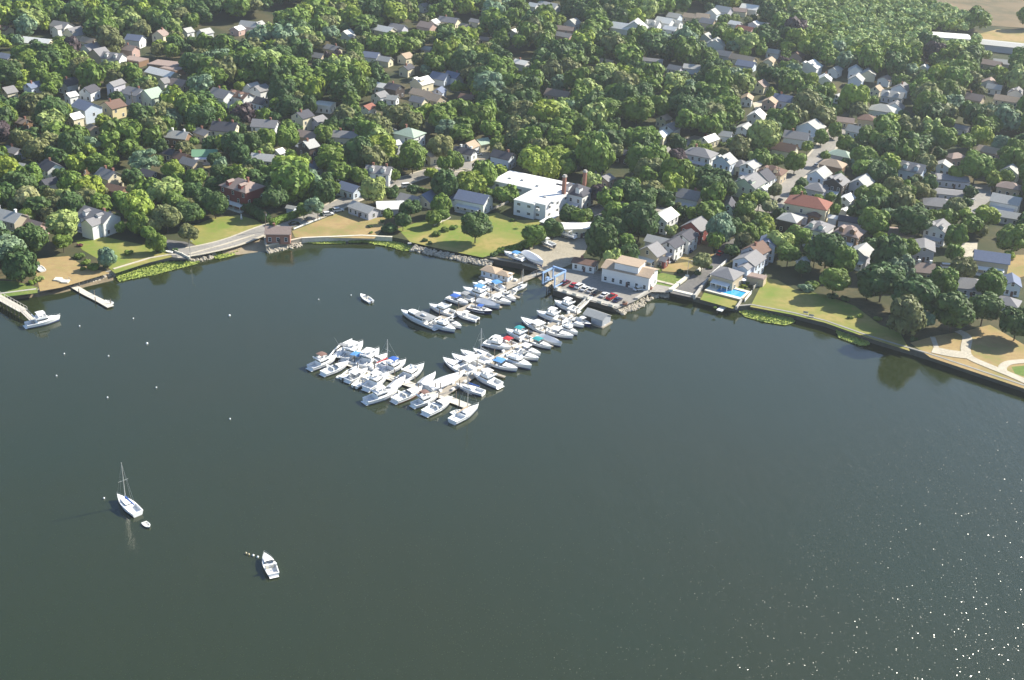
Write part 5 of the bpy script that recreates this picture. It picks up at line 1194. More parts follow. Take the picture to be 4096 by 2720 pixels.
        outboard(r, -L/2, -.32, .4); outboard(r, -L/2, .32, .4); return r
    if kind == 'cruiser':
        X, B_, H_, fz = boat_hull(r, L, Bm, fb, hm, boot, .44, 2.1)
        cabin(r, L, Bm, -L*.02, L*.36, fb+.05, .42, .72, .5); windscreen(r, -L*.02, Bm*.82, fb+.35, .62); seats(r, L, Bm, -L*.1, fz)
        b = MB(); b.box((-L*.44, 0, fz+.28), (L*.07, Bm*.62, .5)); b.build('bench', GELC, r)
        b = MB(); b.box((-L*.53, 0, .28), (L*.07, Bm*.7, .08)); b.build('swim_platform', GEL, r)
        if c3: canopy(r, -L*.3, L*.02, Bm*.84, fb+1.5, c3); posts(r, -L*.28, -L*.02, Bm*.82, fb, fb+1.4)
        else: arch(r, -L*.22, Bm, fb, 1.3)
        rail(r, X, B_, H_, 9); return r
    # flybridge yacht / trawler
    X, B_, H_, fz = boat_hull(r, L, Bm, fb*1.1, hm, boot, .3, 2.1)
    f2 = fb*1.1
    if kind == 'fly':
        cabin(r, L, Bm, L*.08, L*.38, f2+.05, .45, .7, .5, name='foredeck_cabin', glass=False)
        cabin(r, L, Bm, -L*.2, L*.16, f2, 1.25, .82, .75, name='saloon')
        b = MB(); b.box((-L*.06, 0, f2+1.35), (L*.34, Bm*.74, .14)); b.box((L*.08, 0, f2+1.65), (.14, Bm*.66, .6)); b.box((-L*.05, -Bm*.34, f2+1.6), (L*.26, .1, .45)); b.box((-L*.05, Bm*.34, f2+1.6), (L*.26, .1, .45)); b.box((0, 0, f2+1.75), (.5, .8, .7)); b.build('flybridge', GEL, r)
        if c3: canopy(r, -L*.18, L*.06, Bm*.7, f2+3.0, c3); posts(r, -L*.15, L*.04, Bm*.66, f2+1.4, f2+2.9)
    else:
        cabin(r, L, Bm, L*.2, L*.4, f2+.05, .5, .6, .5, name='foredeck_cabin', glass=False)
        cabin(r, L, Bm, L*.02, L*.27, f2, 1.9, .7, .7, name='wheelhouse')
        cabin(r, L, Bm, -L*.22, L*.04, f2, 1.5, .76, .95, name='saloon')
        canopy(r, -L*.42, L*.02, Bm*.9, f2+2.05, c3 or GELC, name='roof', bow=.02); posts(r, -L*.4, -L*.24, Bm*.85, f2-.2, f2+1.95)
        b = MB(); b.cyl((L*.02, 0, f2+1.9), (-L*.02, 0, f2+4.6), .06, .03, 6); b.build('mast', ALU, r)
        b = MB(); b.blob((-L*.18, Bm*.1, f2+2.4), .62, 8, 5, 0, (2.0, .9, .55)); b.build('tender', GEL, r)
    b = MB(); b.box((-L*.53, 0, .3), (L*.06, Bm*.75, .08)); b.build('swim_platform', GEL, r)
    arch(r, -L*.24, Bm, f2+(1.2 if kind == 'fly' else 1.0), .9); rail(r, X, B_, H_, 8); return r
G1 = 'boats on the shorter dock'; G2 = 'boats on the long dock'; G3 = 'boats on the cross dock'
OR2 = ['innermost', 'second', 'third', 'fourth', 'fifth', 'sixth', 'seventh', 'eighth', 'ninth', 'tenth', 'eleventh', 'twelfth', 'thirteenth']
def row(where, group, L):
    for i, q in enumerate(L):
        kind, bow, stern, desc = q[:4]; kw = dict(q[4]) if len(q) > 4 else {}
        lab = '%s, %s %s' % (desc, OR2[i], where); boat(kind, bow, stern, lab, group=group, **kw)
row("from shore on the shorter dock's far side", G1, [
 ('covered', (1990, 1140), (2016, 1158), 'small white covered boat', dict(can='white')),
 ('cruiser', (1943, 1126), (2008, 1160), 'white cruiser with small sky blue canvas', dict(can='sky', hull='white')),
 ('fly', (1894, 1140), (1955, 1160), 'white flybridge boat with radar', dict()),
 ('fly', (1858, 1163), (1962, 1196), 'big white yacht with sky blue canvas', dict(can='sky')),
 ('cruiser', (1816, 1178), (1886, 1200), 'white cruiser with grey canvas', dict(can='grey')),
 ('cruiser', (1869, 1219), (1796, 1194), 'white bow-in boat with blue stern canvas', dict(can='blue')),
 ('fly', (1722, 1230), (1812, 1260), 'white yacht with glassy wheelhouse', dict()),
 ('trawler', (1612, 1256), (1736, 1308), 'largest trawler yacht with long grey roof', dict(can='grey', boot='black'))])
row("from shore on the shorter dock's near side", G1, [
 ('sail', (2106, 1142), (2066, 1158), 'small white sloop with furled sail', dict(can='white', mast_h=7)),
 ('open', (2066, 1158), (2032, 1184), 'small white runabout angled up', dict()),
 ('cruiser', (2060, 1203), (2000, 1177), 'white cruiser pointing away', dict()),
 ('cruiser', (2042, 1217), (1960, 1195), 'long white cruiser with pale canvas', dict(can='white', Lk=.95)),
 ('covered', (1994, 1233), (1915, 1207), 'white covered cruiser', dict(can='white')),
 ('console', (1964, 1252), (1880, 1232), 'navy hulled boat with blue canvas', dict(hull='navy', can='blue')),
 ('console', (1822, 1256), (1905, 1281), 'white centre console with outboards outward', dict()),
 ('cruiser', (1842, 1312), (1782, 1284), 'short white cruiser', dict()),
 ('fly', (1817, 1327), (1732, 1296), 'wide white cruiser', dict())])
row("from shore on the long dock's far side", G2, [
 ('fly', (2222, 1215), (2305, 1246), 'white flybridge yacht', dict(can='white')),
 ('fly', (2152, 1258), (2252, 1286), 'large bright white flybridge yacht', dict(can='white')),
 ('dinghy', (2192, 1294), (2212, 1286), 'tiny white dinghy', dict()),
 ('cruiser', (2089, 1284), (2184, 1328), 'slim white cruiser with white canvas', dict(can='white')),
 ('fly', (2028, 1330), (2114, 1364), 'white yacht with bright teal canvas', dict(can='teal')),
 ('cruiser', (1984, 1356), (2056, 1384), 'white cruiser with bright red canvas', dict(can='red')),
 ('fly', (2038, 1399), (1944, 1376), 'white boat bow-in with dark outboard', dict(can='white')),
 ('sail', (1896, 1404), (1962, 1434), 'dark decked sloop with bare mast', dict(can='grey', mast_h=9)),
 ('cruiser', (1848, 1414), (1944, 1452), 'long white cabin cruiser', dict()),
 ('cruiser', (1813, 1430), (1908, 1476), 'white cruiser with pale canvas', dict(can='white')),
 ('cruiser', (1778, 1446), (1878, 1496), 'white sport cruiser with open cockpit', dict()),
 ('covered', (1850, 1503), (1722, 1556), 'longest yacht under a white cover', dict(can='white')),
 ('covered', (1738, 1504), (1686, 1540), 'narrow white covered boat', dict(can='white'))])
row("from shore on the long dock's near side", G2, [
 ('cruiser', (2332, 1308), (2266, 1284), 'white cruiser with red seats', dict()),
 ('console', (2360, 1303), (2300, 1278), 'navy hulled boat with white top', dict(hull='navy', can='white')),
 ('fly', (2307, 1338), (2244, 1312), 'white yacht with sloped windows', dict()),
 ('cruiser', (2288, 1352), (2190, 1326), 'long white cruiser with white canvas', dict(can='white')),
 ('covered', (2242, 1383), (2168, 1350), 'white cruiser under white canvas', dict(can='white')),
 ('cruiser', (2201, 1394), (2124, 1366), 'white cruiser with dark teal canvas', dict(can='teal')),
 ('cruiser', (2158, 1422), (2076, 1392), 'sharp white cruiser with white cockpit cover', dict(can='white')),
 ('cruiser', (2150, 1440), (2056, 1416), 'open white bowrider', dict()),
 ('fly', (2120, 1474), (2014, 1432), 'large white express yacht', dict()),
 ('cruiser', (2064, 1483), (1962, 1452), 'white cruiser with bright blue bimini', dict(can='sky')),
 ('fly', (1894, 1500), (1992, 1544), 'broad white yacht carrying a dinghy', dict(can='white')),
 ('sail', (1829, 1546), (1928, 1574), 'white sailboat with blue sail cover', dict(can='blue', mast_h=9.5))])
row("along the cross dock's far side", G3, [
 ('fly', (1688, 1474), (1610, 1522), 'wide white yacht with open bow', dict()),
 ('fly', (1616, 1455), (1544, 1490), 'white boat with blue bimini', dict(can='blue')),
 ('sail', (1584, 1446), (1499, 1480), 'sloop with red canvas and thin mast', dict(can='red', mast_h=8.5)),
 ('cruiser', (1543, 1428), (1478, 1466), 'white cruiser with arch', dict()),
 ('fly', (1510, 1412), (1450, 1464), 'tall white flybridge boat', dict(can='white')),
 ('cruiser', (1462, 1412), (1408, 1452), 'white boat with sky blue canvas', dict(can='sky')),
 ('fly', (1445, 1384), (1382, 1436), 'big white yacht with high bow', dict(can='white')),
 ('black', (1402, 1374), (1345, 1430), 'black hulled fishing boat with outriggers', dict(hull='black', can='grey'))])
row("along the cross dock's near side", G3, [
 ('cruiser', (1800, 1604), (1712, 1652), 'white cuddy boat with open cockpit', dict()),
 ('fly', (1744, 1592), (1662, 1622), 'white boat with brown canvas', dict(can='brown')),
 ('cruiser', (1680, 1562), (1588, 1602), 'white cruiser with dark red bottom', dict(boot='red')),
 ('covered', (1616, 1520), (1564, 1556), 'small white boat with covered stern', dict(can='white')),
 ('fly', (1580, 1572), (1474, 1606), 'long white sport fisher', dict(can='white')),
 ('fly', (1546, 1508), (1473, 1554), 'white cruiser with dark hatch', dict(can='white')),
 ('open', (1476, 1510), (1424, 1544), 'small white runabout', dict()),
 ('cruiser', (1464, 1486), (1398, 1522), 'white boat with pale covers', dict(can='white')),
 ('open', (1430, 1474), (1378, 1512), 'little white boat', dict()),
 ('cruiser', (1386, 1460), (1302, 1494), 'clean white cruiser', dict()),
 ('fly', (1338, 1438), (1250, 1472), 'outermost white cruiser with brown bimini', dict(can='brown'))])
boat('dinghy', (1366, 1498), (1350, 1510), 'tiny pale dinghy at the outer edge of the cross dock boats', 'dinghy')
boat('sail', (1914, 1630), (1808, 1690), 'tan decked sailing boat moored alone at the near end of the cross dock', 'boat', can='tan', boot='blue', mast_h=11.5, hull='white')
boat('dinghy', (1842, 1638), (1805, 1652), 'small tan dinghy beside the tan decked sailing boat', 'dinghy')
boat('dinghy', (2420, 1302), (2396, 1282), 'round white dinghy beside the floating grey boathouse', 'dinghy')
boat('sail', (464, 1984), (558, 2062), 'lone white sailboat with blue sail cover anchored at the lower left', 'sailboat', can='blue', mast_h=12.4, z=.6, Lk=.88)
boat('dinghy', (598, 2108), (575, 2086), 'white dinghy trailing behind the lone anchored sailboat', 'dinghy')
boat('cruiser', (1054, 2212), (1100, 2312), 'lone white motorboat with dark red bottom moored at the lower centre', 'motorboat', boot='red', z=.6, name='motorboat', Lk=.8, bk=3.3)
boat('open', (1442, 1180), (1485, 1208), 'small white runabout floating alone between the piers and the shorter dock', 'motorboat')
boat('fly', (246, 1270), (100, 1302), 'large white motor yacht at the end of the left timber pier', 'motor yacht', can='white', z=.9, Lk=.95)
boat('dinghy', (420, 1200), (448, 1212), 'small white skiff tied to the tip of the narrow pale pier', 'dinghy')
# boats ashore on stands
def ashore(r, L=7):
    b = MB()
    for x in (-L*.3, 0, L*.25):
        for y in (-.9, .9): b.cyl((x, y*1.3, -1.2), (x, y*.7, .25), .06, .05, 5)
        b.box((x, 0, -.55), (.25, .3, 1.1))
    b.build('stand', STEEL, r)
for q in [('cruiser', (2016, 1013), (2092, 1038), 'white boat on stands under a blue tarpaulin in the gravel yard', dict(can='sky')),
          ('covered', (2172, 1062), (2098, 1014), 'big boat shrink-wrapped in white on stands in the gravel yard', dict(can='white')),
          ('console', (2155, 958), (2216, 985), 'grey boat on a trailer at the hedge of the gravel yard', dict(hull='grey', can='white')),
          ('cruiser', (2228, 925), (2300, 948), 'white cabin cruiser on stands against the white roofed boat shed', dict())]:
    o = boat(q[0], q[1], q[2], q[3], 'boat', zbase=LZ+1.1, name='boat_ashore', **q[4]); ashore(o)
boat('dinghy', (148, 1058), (172, 1082), 'white tarpaulined skiff on the dry lawn near the left pier', 'dinghy', zbase=LZ+.1)
boat('dinghy', (662, 1002), (690, 1006), 'white rowing boat lying by the parking pad at the left', 'dinghy', zbase=LZ+.1)
boat('dinghy', (2430, 1098), (2462, 1108), 'white skiff parked against the clubhouse wall', 'dinghy', zbase=LZ+.1)
boat('dinghy', (1630, 972), (1645, 970), 'orange kayak on the rocks left of the lone lawn tree', 'kayak', zbase=LZ, bk=.8)
# houseboat and floating boathouse
def houseboat():
    P = px(1990, 1112, .4); t = thing('houseboat', 'floating house with tan hipped roof beside the shorter dock', 'houseboat', (P.x, P.y, 0), rad(-28))
    b = MB(); b.box((1, 0, .25), (15, 6.5, .7)); b.build('pontoon', DECK, t)
    b = MB(); b.box((-3, .2, 1.9), (6, 5, 2.6)); b.box((2.6, .4, 1.7), (5.4, 4, 2.2)); b.build('wall', wallm('L'), t)
    b = MB(); hip_roof(b, 6, 5, 3.15, .45, .5, -3, .2); hip_roof(b, 5.4, 4, 2.75, .4, .4, 2.7, .4); b.build('roof', roofm('t'), t)
    me = window_mesh(.8, 1.0)
    for x, y in ((-4.6, -2.34), (-1.6, -2.34), (1.5, -1.64), (3.6, -1.64)): link('window', me, t, loc=(x, y, 2.0))
houseboat()
def boathouse_float():
    P = px(2387, 1284, .4); t = thing('floating_boathouse', 'floating grey boathouse with light grey gable roof at the inner end of the long dock', 'boathouse', (P.x, P.y, 0), rad(-36))
    b = MB(); b.box((0, 0, .2), (9.5, 6.6, .5)); b.build('pontoon', DECK, t)
    b = MB(); gable_wall(b, 8.2, 5.4, 2.9, .5, 'x'); b.build('wall', M('grey_siding', (.38, .40, .43), .7, .1), t)
    b = MB(); gable_roof(b, 8.2, 5.4, 2.9, .5, 'x', .3, .15); b.build('roof', roofm('l'), t)
    b = MB(); b.box((-2, -2.75, 1.4), (2.6, .1, 2.2)); b.build('door', TINT, t)
boathouse_float()
def fuel_float():
    P = px(2040, 1120, .5); t = thing('dock_stand', 'white pump stand and lockers crowded on the shorter dock beside the houseboat', 'pump stand', (P.x, P.y, .6), rad(-28))
    b = MB(); b.box((0, 0, .6), (1.2, .8, 1.2)); b.box((2.2, .2, .4), (1.4, .8, .8)); b.box((-2.0, .3, .45), (1.2, .9, .9)); b.build('locker', GEL, t)
    b = MB(); b.cyl((0, 0, 1.2), (0, 0, 2.6), .04); b.box((0, 0, 2.7), (1.6, 1.2, .12)); b.build('canopy', GEL, t)
fuel_float()
# mooring buoys
def buoy(x, y, r_=.42, c='white', label=None, grp='mooring buoys in the bay'):
    P = px(x, y, .1); t = thing('mooring_buoy', label, 'buoy', P, 0, grp)
    b = MB(); b.blob((0, 0, .12), r_, 10, 7); b.build('float', GEL if c == 'white' else M('tan_buoy', (.45, .38, .25), .6), t)
    b = MB(); b.cyl((0, 0, r_), (0, 0, r_+.35), .05, .03, 5); b.build('ring', STEEL, t)
for x, y, lab in [(918, 1263, 'white mooring buoy midway between the narrow pier and the lone runabout'), (588, 1375, 'brightest white buoy in the open water left of the cross dock'), (533, 1275, 'faint buoy just right of and below the narrow pale pier'),
 (318, 1305, 'faint buoy right of the left motor yacht'), (434, 1425, 'small buoy below the narrow pier'), (257, 1416, 'tiny buoy above the far left buoy'), (226, 1504, 'leftmost white buoy in the bay'),
 (625, 1551, 'small buoy right of the pair in the left bay'), (430, 1591, 'small buoy above the anchored sailboat, left of centre'), (920, 1677, 'lone white buoy below the cross dock boats at the left'), (1274, 1199, 'small buoy left of the lone runabout'),
 (1404, 1182, 'small buoy just left of the lone runabout'), (984, 2214, 'left buoy of the cluster ahead of the lone motorboat'), (995, 2219, 'second buoy of the cluster ahead of the lone motorboat'), (1013, 2223, 'third buoy of the line leading to the lone motorboat'),
 (1031, 2229, 'buoy nearest the bow of the lone motorboat'), (416, 1994, 'pale mooring buoy left of the anchored sailboat')]: buoy(x, y, .30 if y > 2000 else (.40 if (x, y) in ((918, 1263), (588, 1375)) else .27), 'white' if x not in (995, 984) else 'tan', lab)
# ------------------------------------------------------------------ blue boat lift
def lift():
    P = px(2214, 1140, LZ+.3); t = thing('boat_lift', 'bright blue steel travelling boat lift over the haul-out slip', 'boat lift', P, rad(54)); BL = M('blue_steel', (.30, .45, .70), .5, .08)
    b = MB(); hx, hy, h = 3.3, 2.7, 5.0
    for x in (-hx, hx):
        for y in (-hy, hy): b.box((x, y, h/2+.3), (.42, .42, h-.4))
    for y in (-hy, hy): b.box((0, y, h+.3), (2*hx+.9, .5, .6)); b.box((0, y, 1.0), (2*hx, .3, .3))
    b.box((hx, 0, h+.75), (.6, 2*hy+.4, .5)); b.box((0, hy+.3, 1.7), (1.6, 1.0, 1.2)); b.build('frame', BL, t)
    for x in (-hx, hx):
        for y in (-hy, hy):
            w_ = MB(); w_.cyl((x, y-.2, .42), (x, y+.2, .42), .5, None, 10); w_.build('wheel', DARKM, t)
    for x in (-1.6, 1.6):
        s_ = MB(); s_.box((x, -hy+.1, h/2+.8), (.25, .05, h-2)); s_.box((x, hy-.1, h/2+.8), (.25, .05, h-2)); s_.box((x, 0, 1.8), (.25, 2*hy-.3, .06)); s_.build('sling', M('lift_sling', (.6, .55, .4), .8), t)
lift()
for A, B_, lab in (((2184, 1146), (2226, 1112), 'left timber finger of the haul-out slip under the blue lift'), ((2222, 1160), (2262, 1126), 'right timber finger of the haul-out slip under the blue lift')):
    a, c = px(*A, LZ+.2), px(*B_, LZ+.2); d = c-a; t = thing('slip_pier', lab, 'pier', (a.x, a.y, 0)); rz = math.atan2(d.y, d.x); m_ = d/2
    b = MB(); b.box((m_.x, m_.y, LZ+.16), (d.length, 1.3, .26), rz); b.build('deck', M('tan_timber', (.46, .38, .26), .85, .2), t)
    for k in range(5):
        b = MB(); q = d*(k+.5)/5; b.cyl((q.x, q.y, -1.6), (q.x, q.y, LZ), .2, .18, 7); b.build('piling', PILE, t)
# ------------------------------------------------------------------ cars
CARC = {'white': (.78, .78, .78), 'silver': (.50, .51, .52), 'black': (.015, .015, .018), 'red': (.42, .015, .02), 'maroon': (.14, .02, .04), 'navy': (.02, .03, .09), 'green': (.03, .10, .06), 'grey': (.14, .14, .15), 'tan': (.42, .36, .26)}
def car(x, y, hd, col, label, kind='sedan', group='cars parked ashore'):
    m_ = M('car_paint_'+col, CARC[col], .25, .03, .3, spec=.6); P = px(x, y, LZ+.7)
    t = thing('parked_car' if kind != 'pickup' else 'pickup_truck', label, 'car' if kind != 'pickup' else 'pickup truck', (P.x, P.y, LZ+.12), rad(hd), group)
    L, W_, H_ = {'sedan': (4.6, 1.8, 1.42), 'suv': (4.8, 1.9, 1.75), 'pickup': (5.4, 1.95, 1.8), 'van': (5.2, 2.0, 2.1)}[kind]
    bz = .32; belt = H_*.58
    def shell(prof, w0, w1, nm, mat, par):
        b = MB(); n = len(prof); vs = [(x_, -(w0 if z < belt+.05 else w1), z) for x_, z in prof]+[(x_, (w0 if z < belt+.05 else w1), z) for x_, z in prof]
        b.add(vs, [(i, (i+1) % n, n+(i+1) % n, n+i) for i in range(n)]+[tuple(range(n-1, -1, -1)), tuple(range(n, 2*n))]); return b.build(nm, mat, par)
    h_ = L/2
    body = shell([(-h_, bz), (-h_-.02, belt*.8), (-h_+.12, belt), (h_*.52, belt), (h_-.15, belt*.82), (h_, belt*.6), (h_-.05, bz)], W_/2, W_/2, 'body', m_, t)
    if kind == 'sedan': g0, g1, g2, g3 = -h_*.78, -h_*.45, h_*.12, h_*.48
    elif kind == 'pickup': g0, g1, g2, g3 = -h_*.12, -h_*.05, h_*.3, h_*.5
    elif kind == 'van': g0, g1, g2, g3 = -h_*.96, -h_*.9, h_*.35, h_*.66
    else: g0, g1, g2, g3 = -h_*.95, -h_*.82, h_*.15, h_*.48
    shell([(g0, belt+.004), (g1, H_-.1), (g2, H_-.1), (g3, belt+.004)], W_/2-.05, W_/2-.2, 'window', TINT, body)
    b = MB(); b.prism([(g1-.06, -W_/2+.2), (g2+.06, -W_/2+.2), (g2+.06, W_/2-.2), (g1-.06, W_/2-.2)], H_-.098, H_, .94); b.build('roof', m_, body)
    if kind == 'pickup': b = MB(); b.box((-h_*.55, 0, belt+.01), (h_*.72, W_-.3, .04)); b.build('truck_bed', DARKM, body)
    for sx in (-1, 1):
        for sy in (-1, 1):
            b = MB(); b.cyl((sx*L*.31, sy*(W_/2-.18), .33), (sx*L*.31, sy*(W_/2+.02), .33), .33, None, 12); wv = b.build('wheel', DARKM, t)
        b = MB(); b.box((h_-.02, sx*W_*.34, belt*.68), (.08, .36, .16)); b.build('headlight', GLASS if False else M('lamp_lens', (.7, .7, .68), .15), body)
        b = MB(); b.box((-h_-.005, sx*W_*.36, belt*.72), (.06, .3, .16)); b.build('tail_light', M('tail_lens', (.35, .01, .01), .2), body)
LOT = 54
for x, y, c, k, lab in [(2262, 1130, 'maroon', 'suv', 'maroon wagon parked first beside the blue boat lift'), (2296, 1139, 'red', 'sedan', 'bright red car second in the car park row'), (2319, 1144, 'white', 'suv', 'white wagon right of the bright red car'),
  (2341, 1153, 'white', 'sedan', 'white sedan fourth in the car park row'), (2366, 1160, 'silver', 'sedan', 'silver sedan fifth in the car park row'), (2387, 1170, 'black', 'sedan', 'black car in the middle of the car park row'),
  (2419, 1178, 'white', 'sedan', 'white sedan left of the red pickup truck'), (2447, 1187, 'red', 'pickup', 'red pickup truck near the right end of the car park row'), (2470, 1198, 'navy', 'sedan', 'dark blue car at the right end of the car park row')]:
    car(x, y, LOT, c, lab, k, 'cars parked in a row above the bulkhead')
for x, y, h_, c, k, lab in [(2556, 1154, 30, 'white', 'sedan', 'white sedan parked alone on the right of the car park'), (2881, 1012, 60, 'red', 'sedan', 'red car at the top of the boat ramp road'), (2684, 1038, -30, 'black', 'sedan', 'black car in the shade below the white gabled house'),
  (2745, 1002, -28, 'navy', 'van', 'dark blue van beside the dry yard'), (1313, 856, 27, 'white', 'suv', 'white wagon on the shore road, the left of two together'), (1353, 840, 27, 'white', 'suv', 'white wagon on the shore road, the right of two together'),
  (1521, 780, 27, 'white', 'sedan', 'white car on the shore road above the low cottages'), (1490, 790, 27, 'black', 'sedan', 'black car just left of the white car above the low cottages'), (1551, 769, 27, 'silver', 'sedan', 'silver car just right of the white car above the low cottages'),
  (1628, 744, 27, 'white', 'van', 'white van at the bend of the shore road'), (1240, 874, 27, 'grey', 'sedan', 'dark grey car on the shore road by the thick hedge'), (1177, 893, 27, 'black', 'sedan', 'black car behind the brick boathouse in the hedge shade'),
  (1818, 712, 50, 'white', 'sedan', 'white car leftmost in the upper car park'), (1838, 707, 50, 'tan', 'sedan', 'tan car second in the upper car park'), (1826, 732, 50, 'red', 'sedan', 'red and bright car in front of the upper car park'),
  (1896, 692, 60, 'white', 'sedan', 'white car by itself behind the upper car park'), (1934, 724, 60, 'silver', 'suv', 'silver wagon near the brick stack of the white building'), (1955, 722, 60, 'maroon', 'sedan', 'maroon car beside the wall of the white building'),
  (1850, 693, 50, 'maroon', 'sedan', 'maroon car at the back of the upper car park'), (1911, 616, 20, 'white', 'sedan', 'white car on the driveway beside the pale green garage'), (2866, 914, 30, 'silver', 'sedan', 'silver car right of the red and white house'),
  (3265, 660, 60, 'silver', 'sedan', 'silver car on the right street below the parking place'), (3335, 788, 0, 'silver', 'sedan', 'silver car right behind the red tiled roof'), (3772, 1152, 20, 'white', 'sedan', 'white car seen between the right hand park trees'),
  (3790, 1068, 0, 'white', 'van', 'white van behind the pinkish plank roof among trees'), (3862, 1188, 10, 'white', 'sedan', 'small white car in front of the grey ranch house'), (3890, 800, 55, 'silver', 'sedan', 'silver car on the paved yard beside the broad flat roof'),
  (2838, 540, 20, 'red', 'suv', 'red truck at the far end of the curved road'), (1545, 522, 10, 'white', 'sedan', 'white car left of the pale green hipped roof'), (1570, 518, 10, 'silver', 'sedan', 'silver car close left of the pale green hipped roof'),
  (152, 660, 20, 'white', 'sedan', 'white car at the edge of trees near the left side'), (1177, 565, 20, 'white', 'van', 'white van by the orange-pink house'), (3120, 800, 62, 'black', 'sedan', 'dark car on the lower end of the right street')]:
    car(x, y, h_, c, lab, k)
# ------------------------------------------------------------------ poles, lamps, walls, pool and other yard things
def pole(x, y, h, lab, lamp=False):
    P = px(x, y, LZ); t = thing('lamp_post' if lamp else 'utility_pole', lab, 'lamp post' if lamp else 'utility pole', P, rad(-35)); b = MB()
    if lamp:
        b.cyl((0, 0, 0), (0, 0, h), .11, .08, 7); b.build('post', STEEL, t); b = MB(); b.cyl((0, 0, h-.1), (1.1, 0, h+.15), .05, .05, 5); b.box((1.3, 0, h+.12), (.7, .3, .14)); b.build('lamp_head', STEEL, t)
    else:
        b.cyl((0, 0, 0), (0, 0, h), .17, .12, 7); b.build('post', PILE, t); b = MB(); b.box((0, 0, h-.6), (2.2, .12, .12)); b.build('crossarm', PILE, t)
        b = MB(); b.cyl((.35, .25, h-2.0), (.35, .25, h-1.2), .2, None, 8); b.build('transformer', STEEL, t)
for q in [(1064, 928, 9, 'utility pole at the lower end of the dark hedge', 0), (1272, 884, 9, 'brown utility pole beside the two white cars on the shore road', 0), (1347, 788, 8, 'lamp post in front of the low white garage', 1), (762, 1030, 7, 'lamp post at the corner of the sea wall and parking pad', 1),
          (2747, 1118, 8, 'tall lamp post at the green lawn beside the boat ramp', 1), (1487, 800, 10, 'utility pole on the shore road left of the white house with deck', 0), (3886, 1130, 9, 'utility pole behind the grey ranch house', 0), (1697, 700, 8, 'lamp post at the road junction above the ranch houses', 1),
          (532, 432, 9, 'utility pole between the yellow house and the green roof', 0), (2852, 975, 9, 'utility pole at the fence behind the dry yard', 0), (3105, 742, 9, 'utility pole at the lower right street', 0), (2105, 565, 9, 'utility pole in the woods behind the large white building', 0),
          (400, 790, 9, 'utility pole behind the white Victorian house', 0), (140, 880, 8, 'utility pole right of the stone house', 0), (1610, 700, 8, 'utility pole right of the white house with the deck', 0)]: pole(*q[:4], bool(q[4]))
def wall_thing(name, lab, cat, P, h, wd, mat):
    W = [px(x, y, LZ) for x, y in P]; t = thing(name, lab, cat, W[0]); b = MB()
    for i in range(len(W)-1):
        m_ = (W[i]+W[i+1])/2-W[0]; d = W[i+1]-W[i]; b.box((m_.x, m_.y, h/2+.05), (d.length+.0, wd, h), math.atan2(d.y, d.x))
    b.build('panel', mat, t); c = MB()
    for i in range(len(W)): q = W[i]-W[0]; c.box((q.x, q.y, h/2+.13), (wd+.14, wd+.14, h+.16))
    c.build('post', mat, t)
WC = M('white_concrete', (.6, .6, .5))
wall_thing('low_wall', 'bright white low wall along the left side of the boat ramp road', 'wall', [(2682, 1165), (2712, 1140), (2748, 1112)], .9, 1.3, WC)
wall_thing('low_wall', 'white wall beside the shrub in the middle of the boat ramp road', 'wall', [(2790, 1090), (2812, 1068)], .9, 1.0, WC)
wall_thing('low_wall', 'grey wall along the right side of the boat ramp road below the house', 'wall', [(2776, 1196), (2800, 1165), (2828, 1130)], 1.6, .7, CONC)
wall_thing('fence', 'pale fence along the right side of the boat ramp road higher up', 'fence', [(2840, 1108), (2880, 1072), (2905, 1050)], 1.3, .15, WHITE)
wall_thing('fence', 'brown board fence behind the dry yard', 'fence', [(2775, 968), (2835, 984), (2870, 994)], 1.8, .12, M('brown_board', (.26, .14, .07), .85, .2))
wall_thing('fence', 'long pale grey fence behind the brown board fence', 'fence', [(2765, 946), (2830, 960), (2900, 975)], 1.8, .12, M('grey_board', (.42, .41, .40), .85, .2))
wall_thing('fence', 'white picket fence between the pool garden and the right lawn', 'fence', [(2978, 1208), (3005, 1176)], 1.3, .12, WHITE)
wall_thing('fence', 'pale fence from the flat shed down towards the sea wall', 'fence', [(3062, 1112), (3040, 1135), (3012, 1160)], 1.5, .12, PALE if False else CONC)
wall_thing('low_wall', 'small concrete wall at the right end of the pool sea wall', 'wall', [(2944, 1238), (2966, 1206)], 1.2, .5, CONC)
wall_thing('guard_rail', 'long low white guard rail along the shore road', 'guard rail', [(1175, 918), (1215, 902), (1255, 886), (1283, 876)], .6, .1, WHITE)
wall_thing('planks', 'pale plank walkway lying on the lawn left of the lone tree', 'walkway', [(1738, 900), (1798, 872)], .25, .9, DECKL)
wall_thing('low_wall', 'light concrete wall behind the lawn of the large white building', 'wall', [(1955, 845), (2032, 812)], .8, .6, CONC)
wall_thing('steps', 'white concrete boat slab at the head of the narrow pale pier', 'slipway', [(232, 1119), (262, 1128)], .3, 2.4, WC)
wall_thing('guard_rail', 'white concrete parapet at the right edge of the parking pad by the marsh', 'wall', [(692, 1006), (728, 1020), (757, 1036)], .8, .4, WC)
wall_thing('low_wall', 'concrete ledge on the car park edge above the boulders', 'wall', [(2545, 1196), (2592, 1164)], .5, 1.0, CONC)
for q in (((3222, 1256), 'white bench facing the water on the right hand sea wall'), ((3245, 1268), 'second bench a little right on the sea wall')):
    P = px(*q[0], LZ+.2); t = thing('bench', q[1], 'bench', (P.x, P.y, LZ+.2), rad(-20)); b = MB(); b.box((0, 0, .45), (1.8, .5, .08)); b.build('seat', PALE, t); b = MB(); b.box((0, .25, .75), (1.8, .06, .45)); b.build('backrest', PALE, t)
    for s_ in (-.8, .8): b = MB(); b.box((s_, 0, .2), (.08, .45, .42)); b.build('leg', CONC, t)
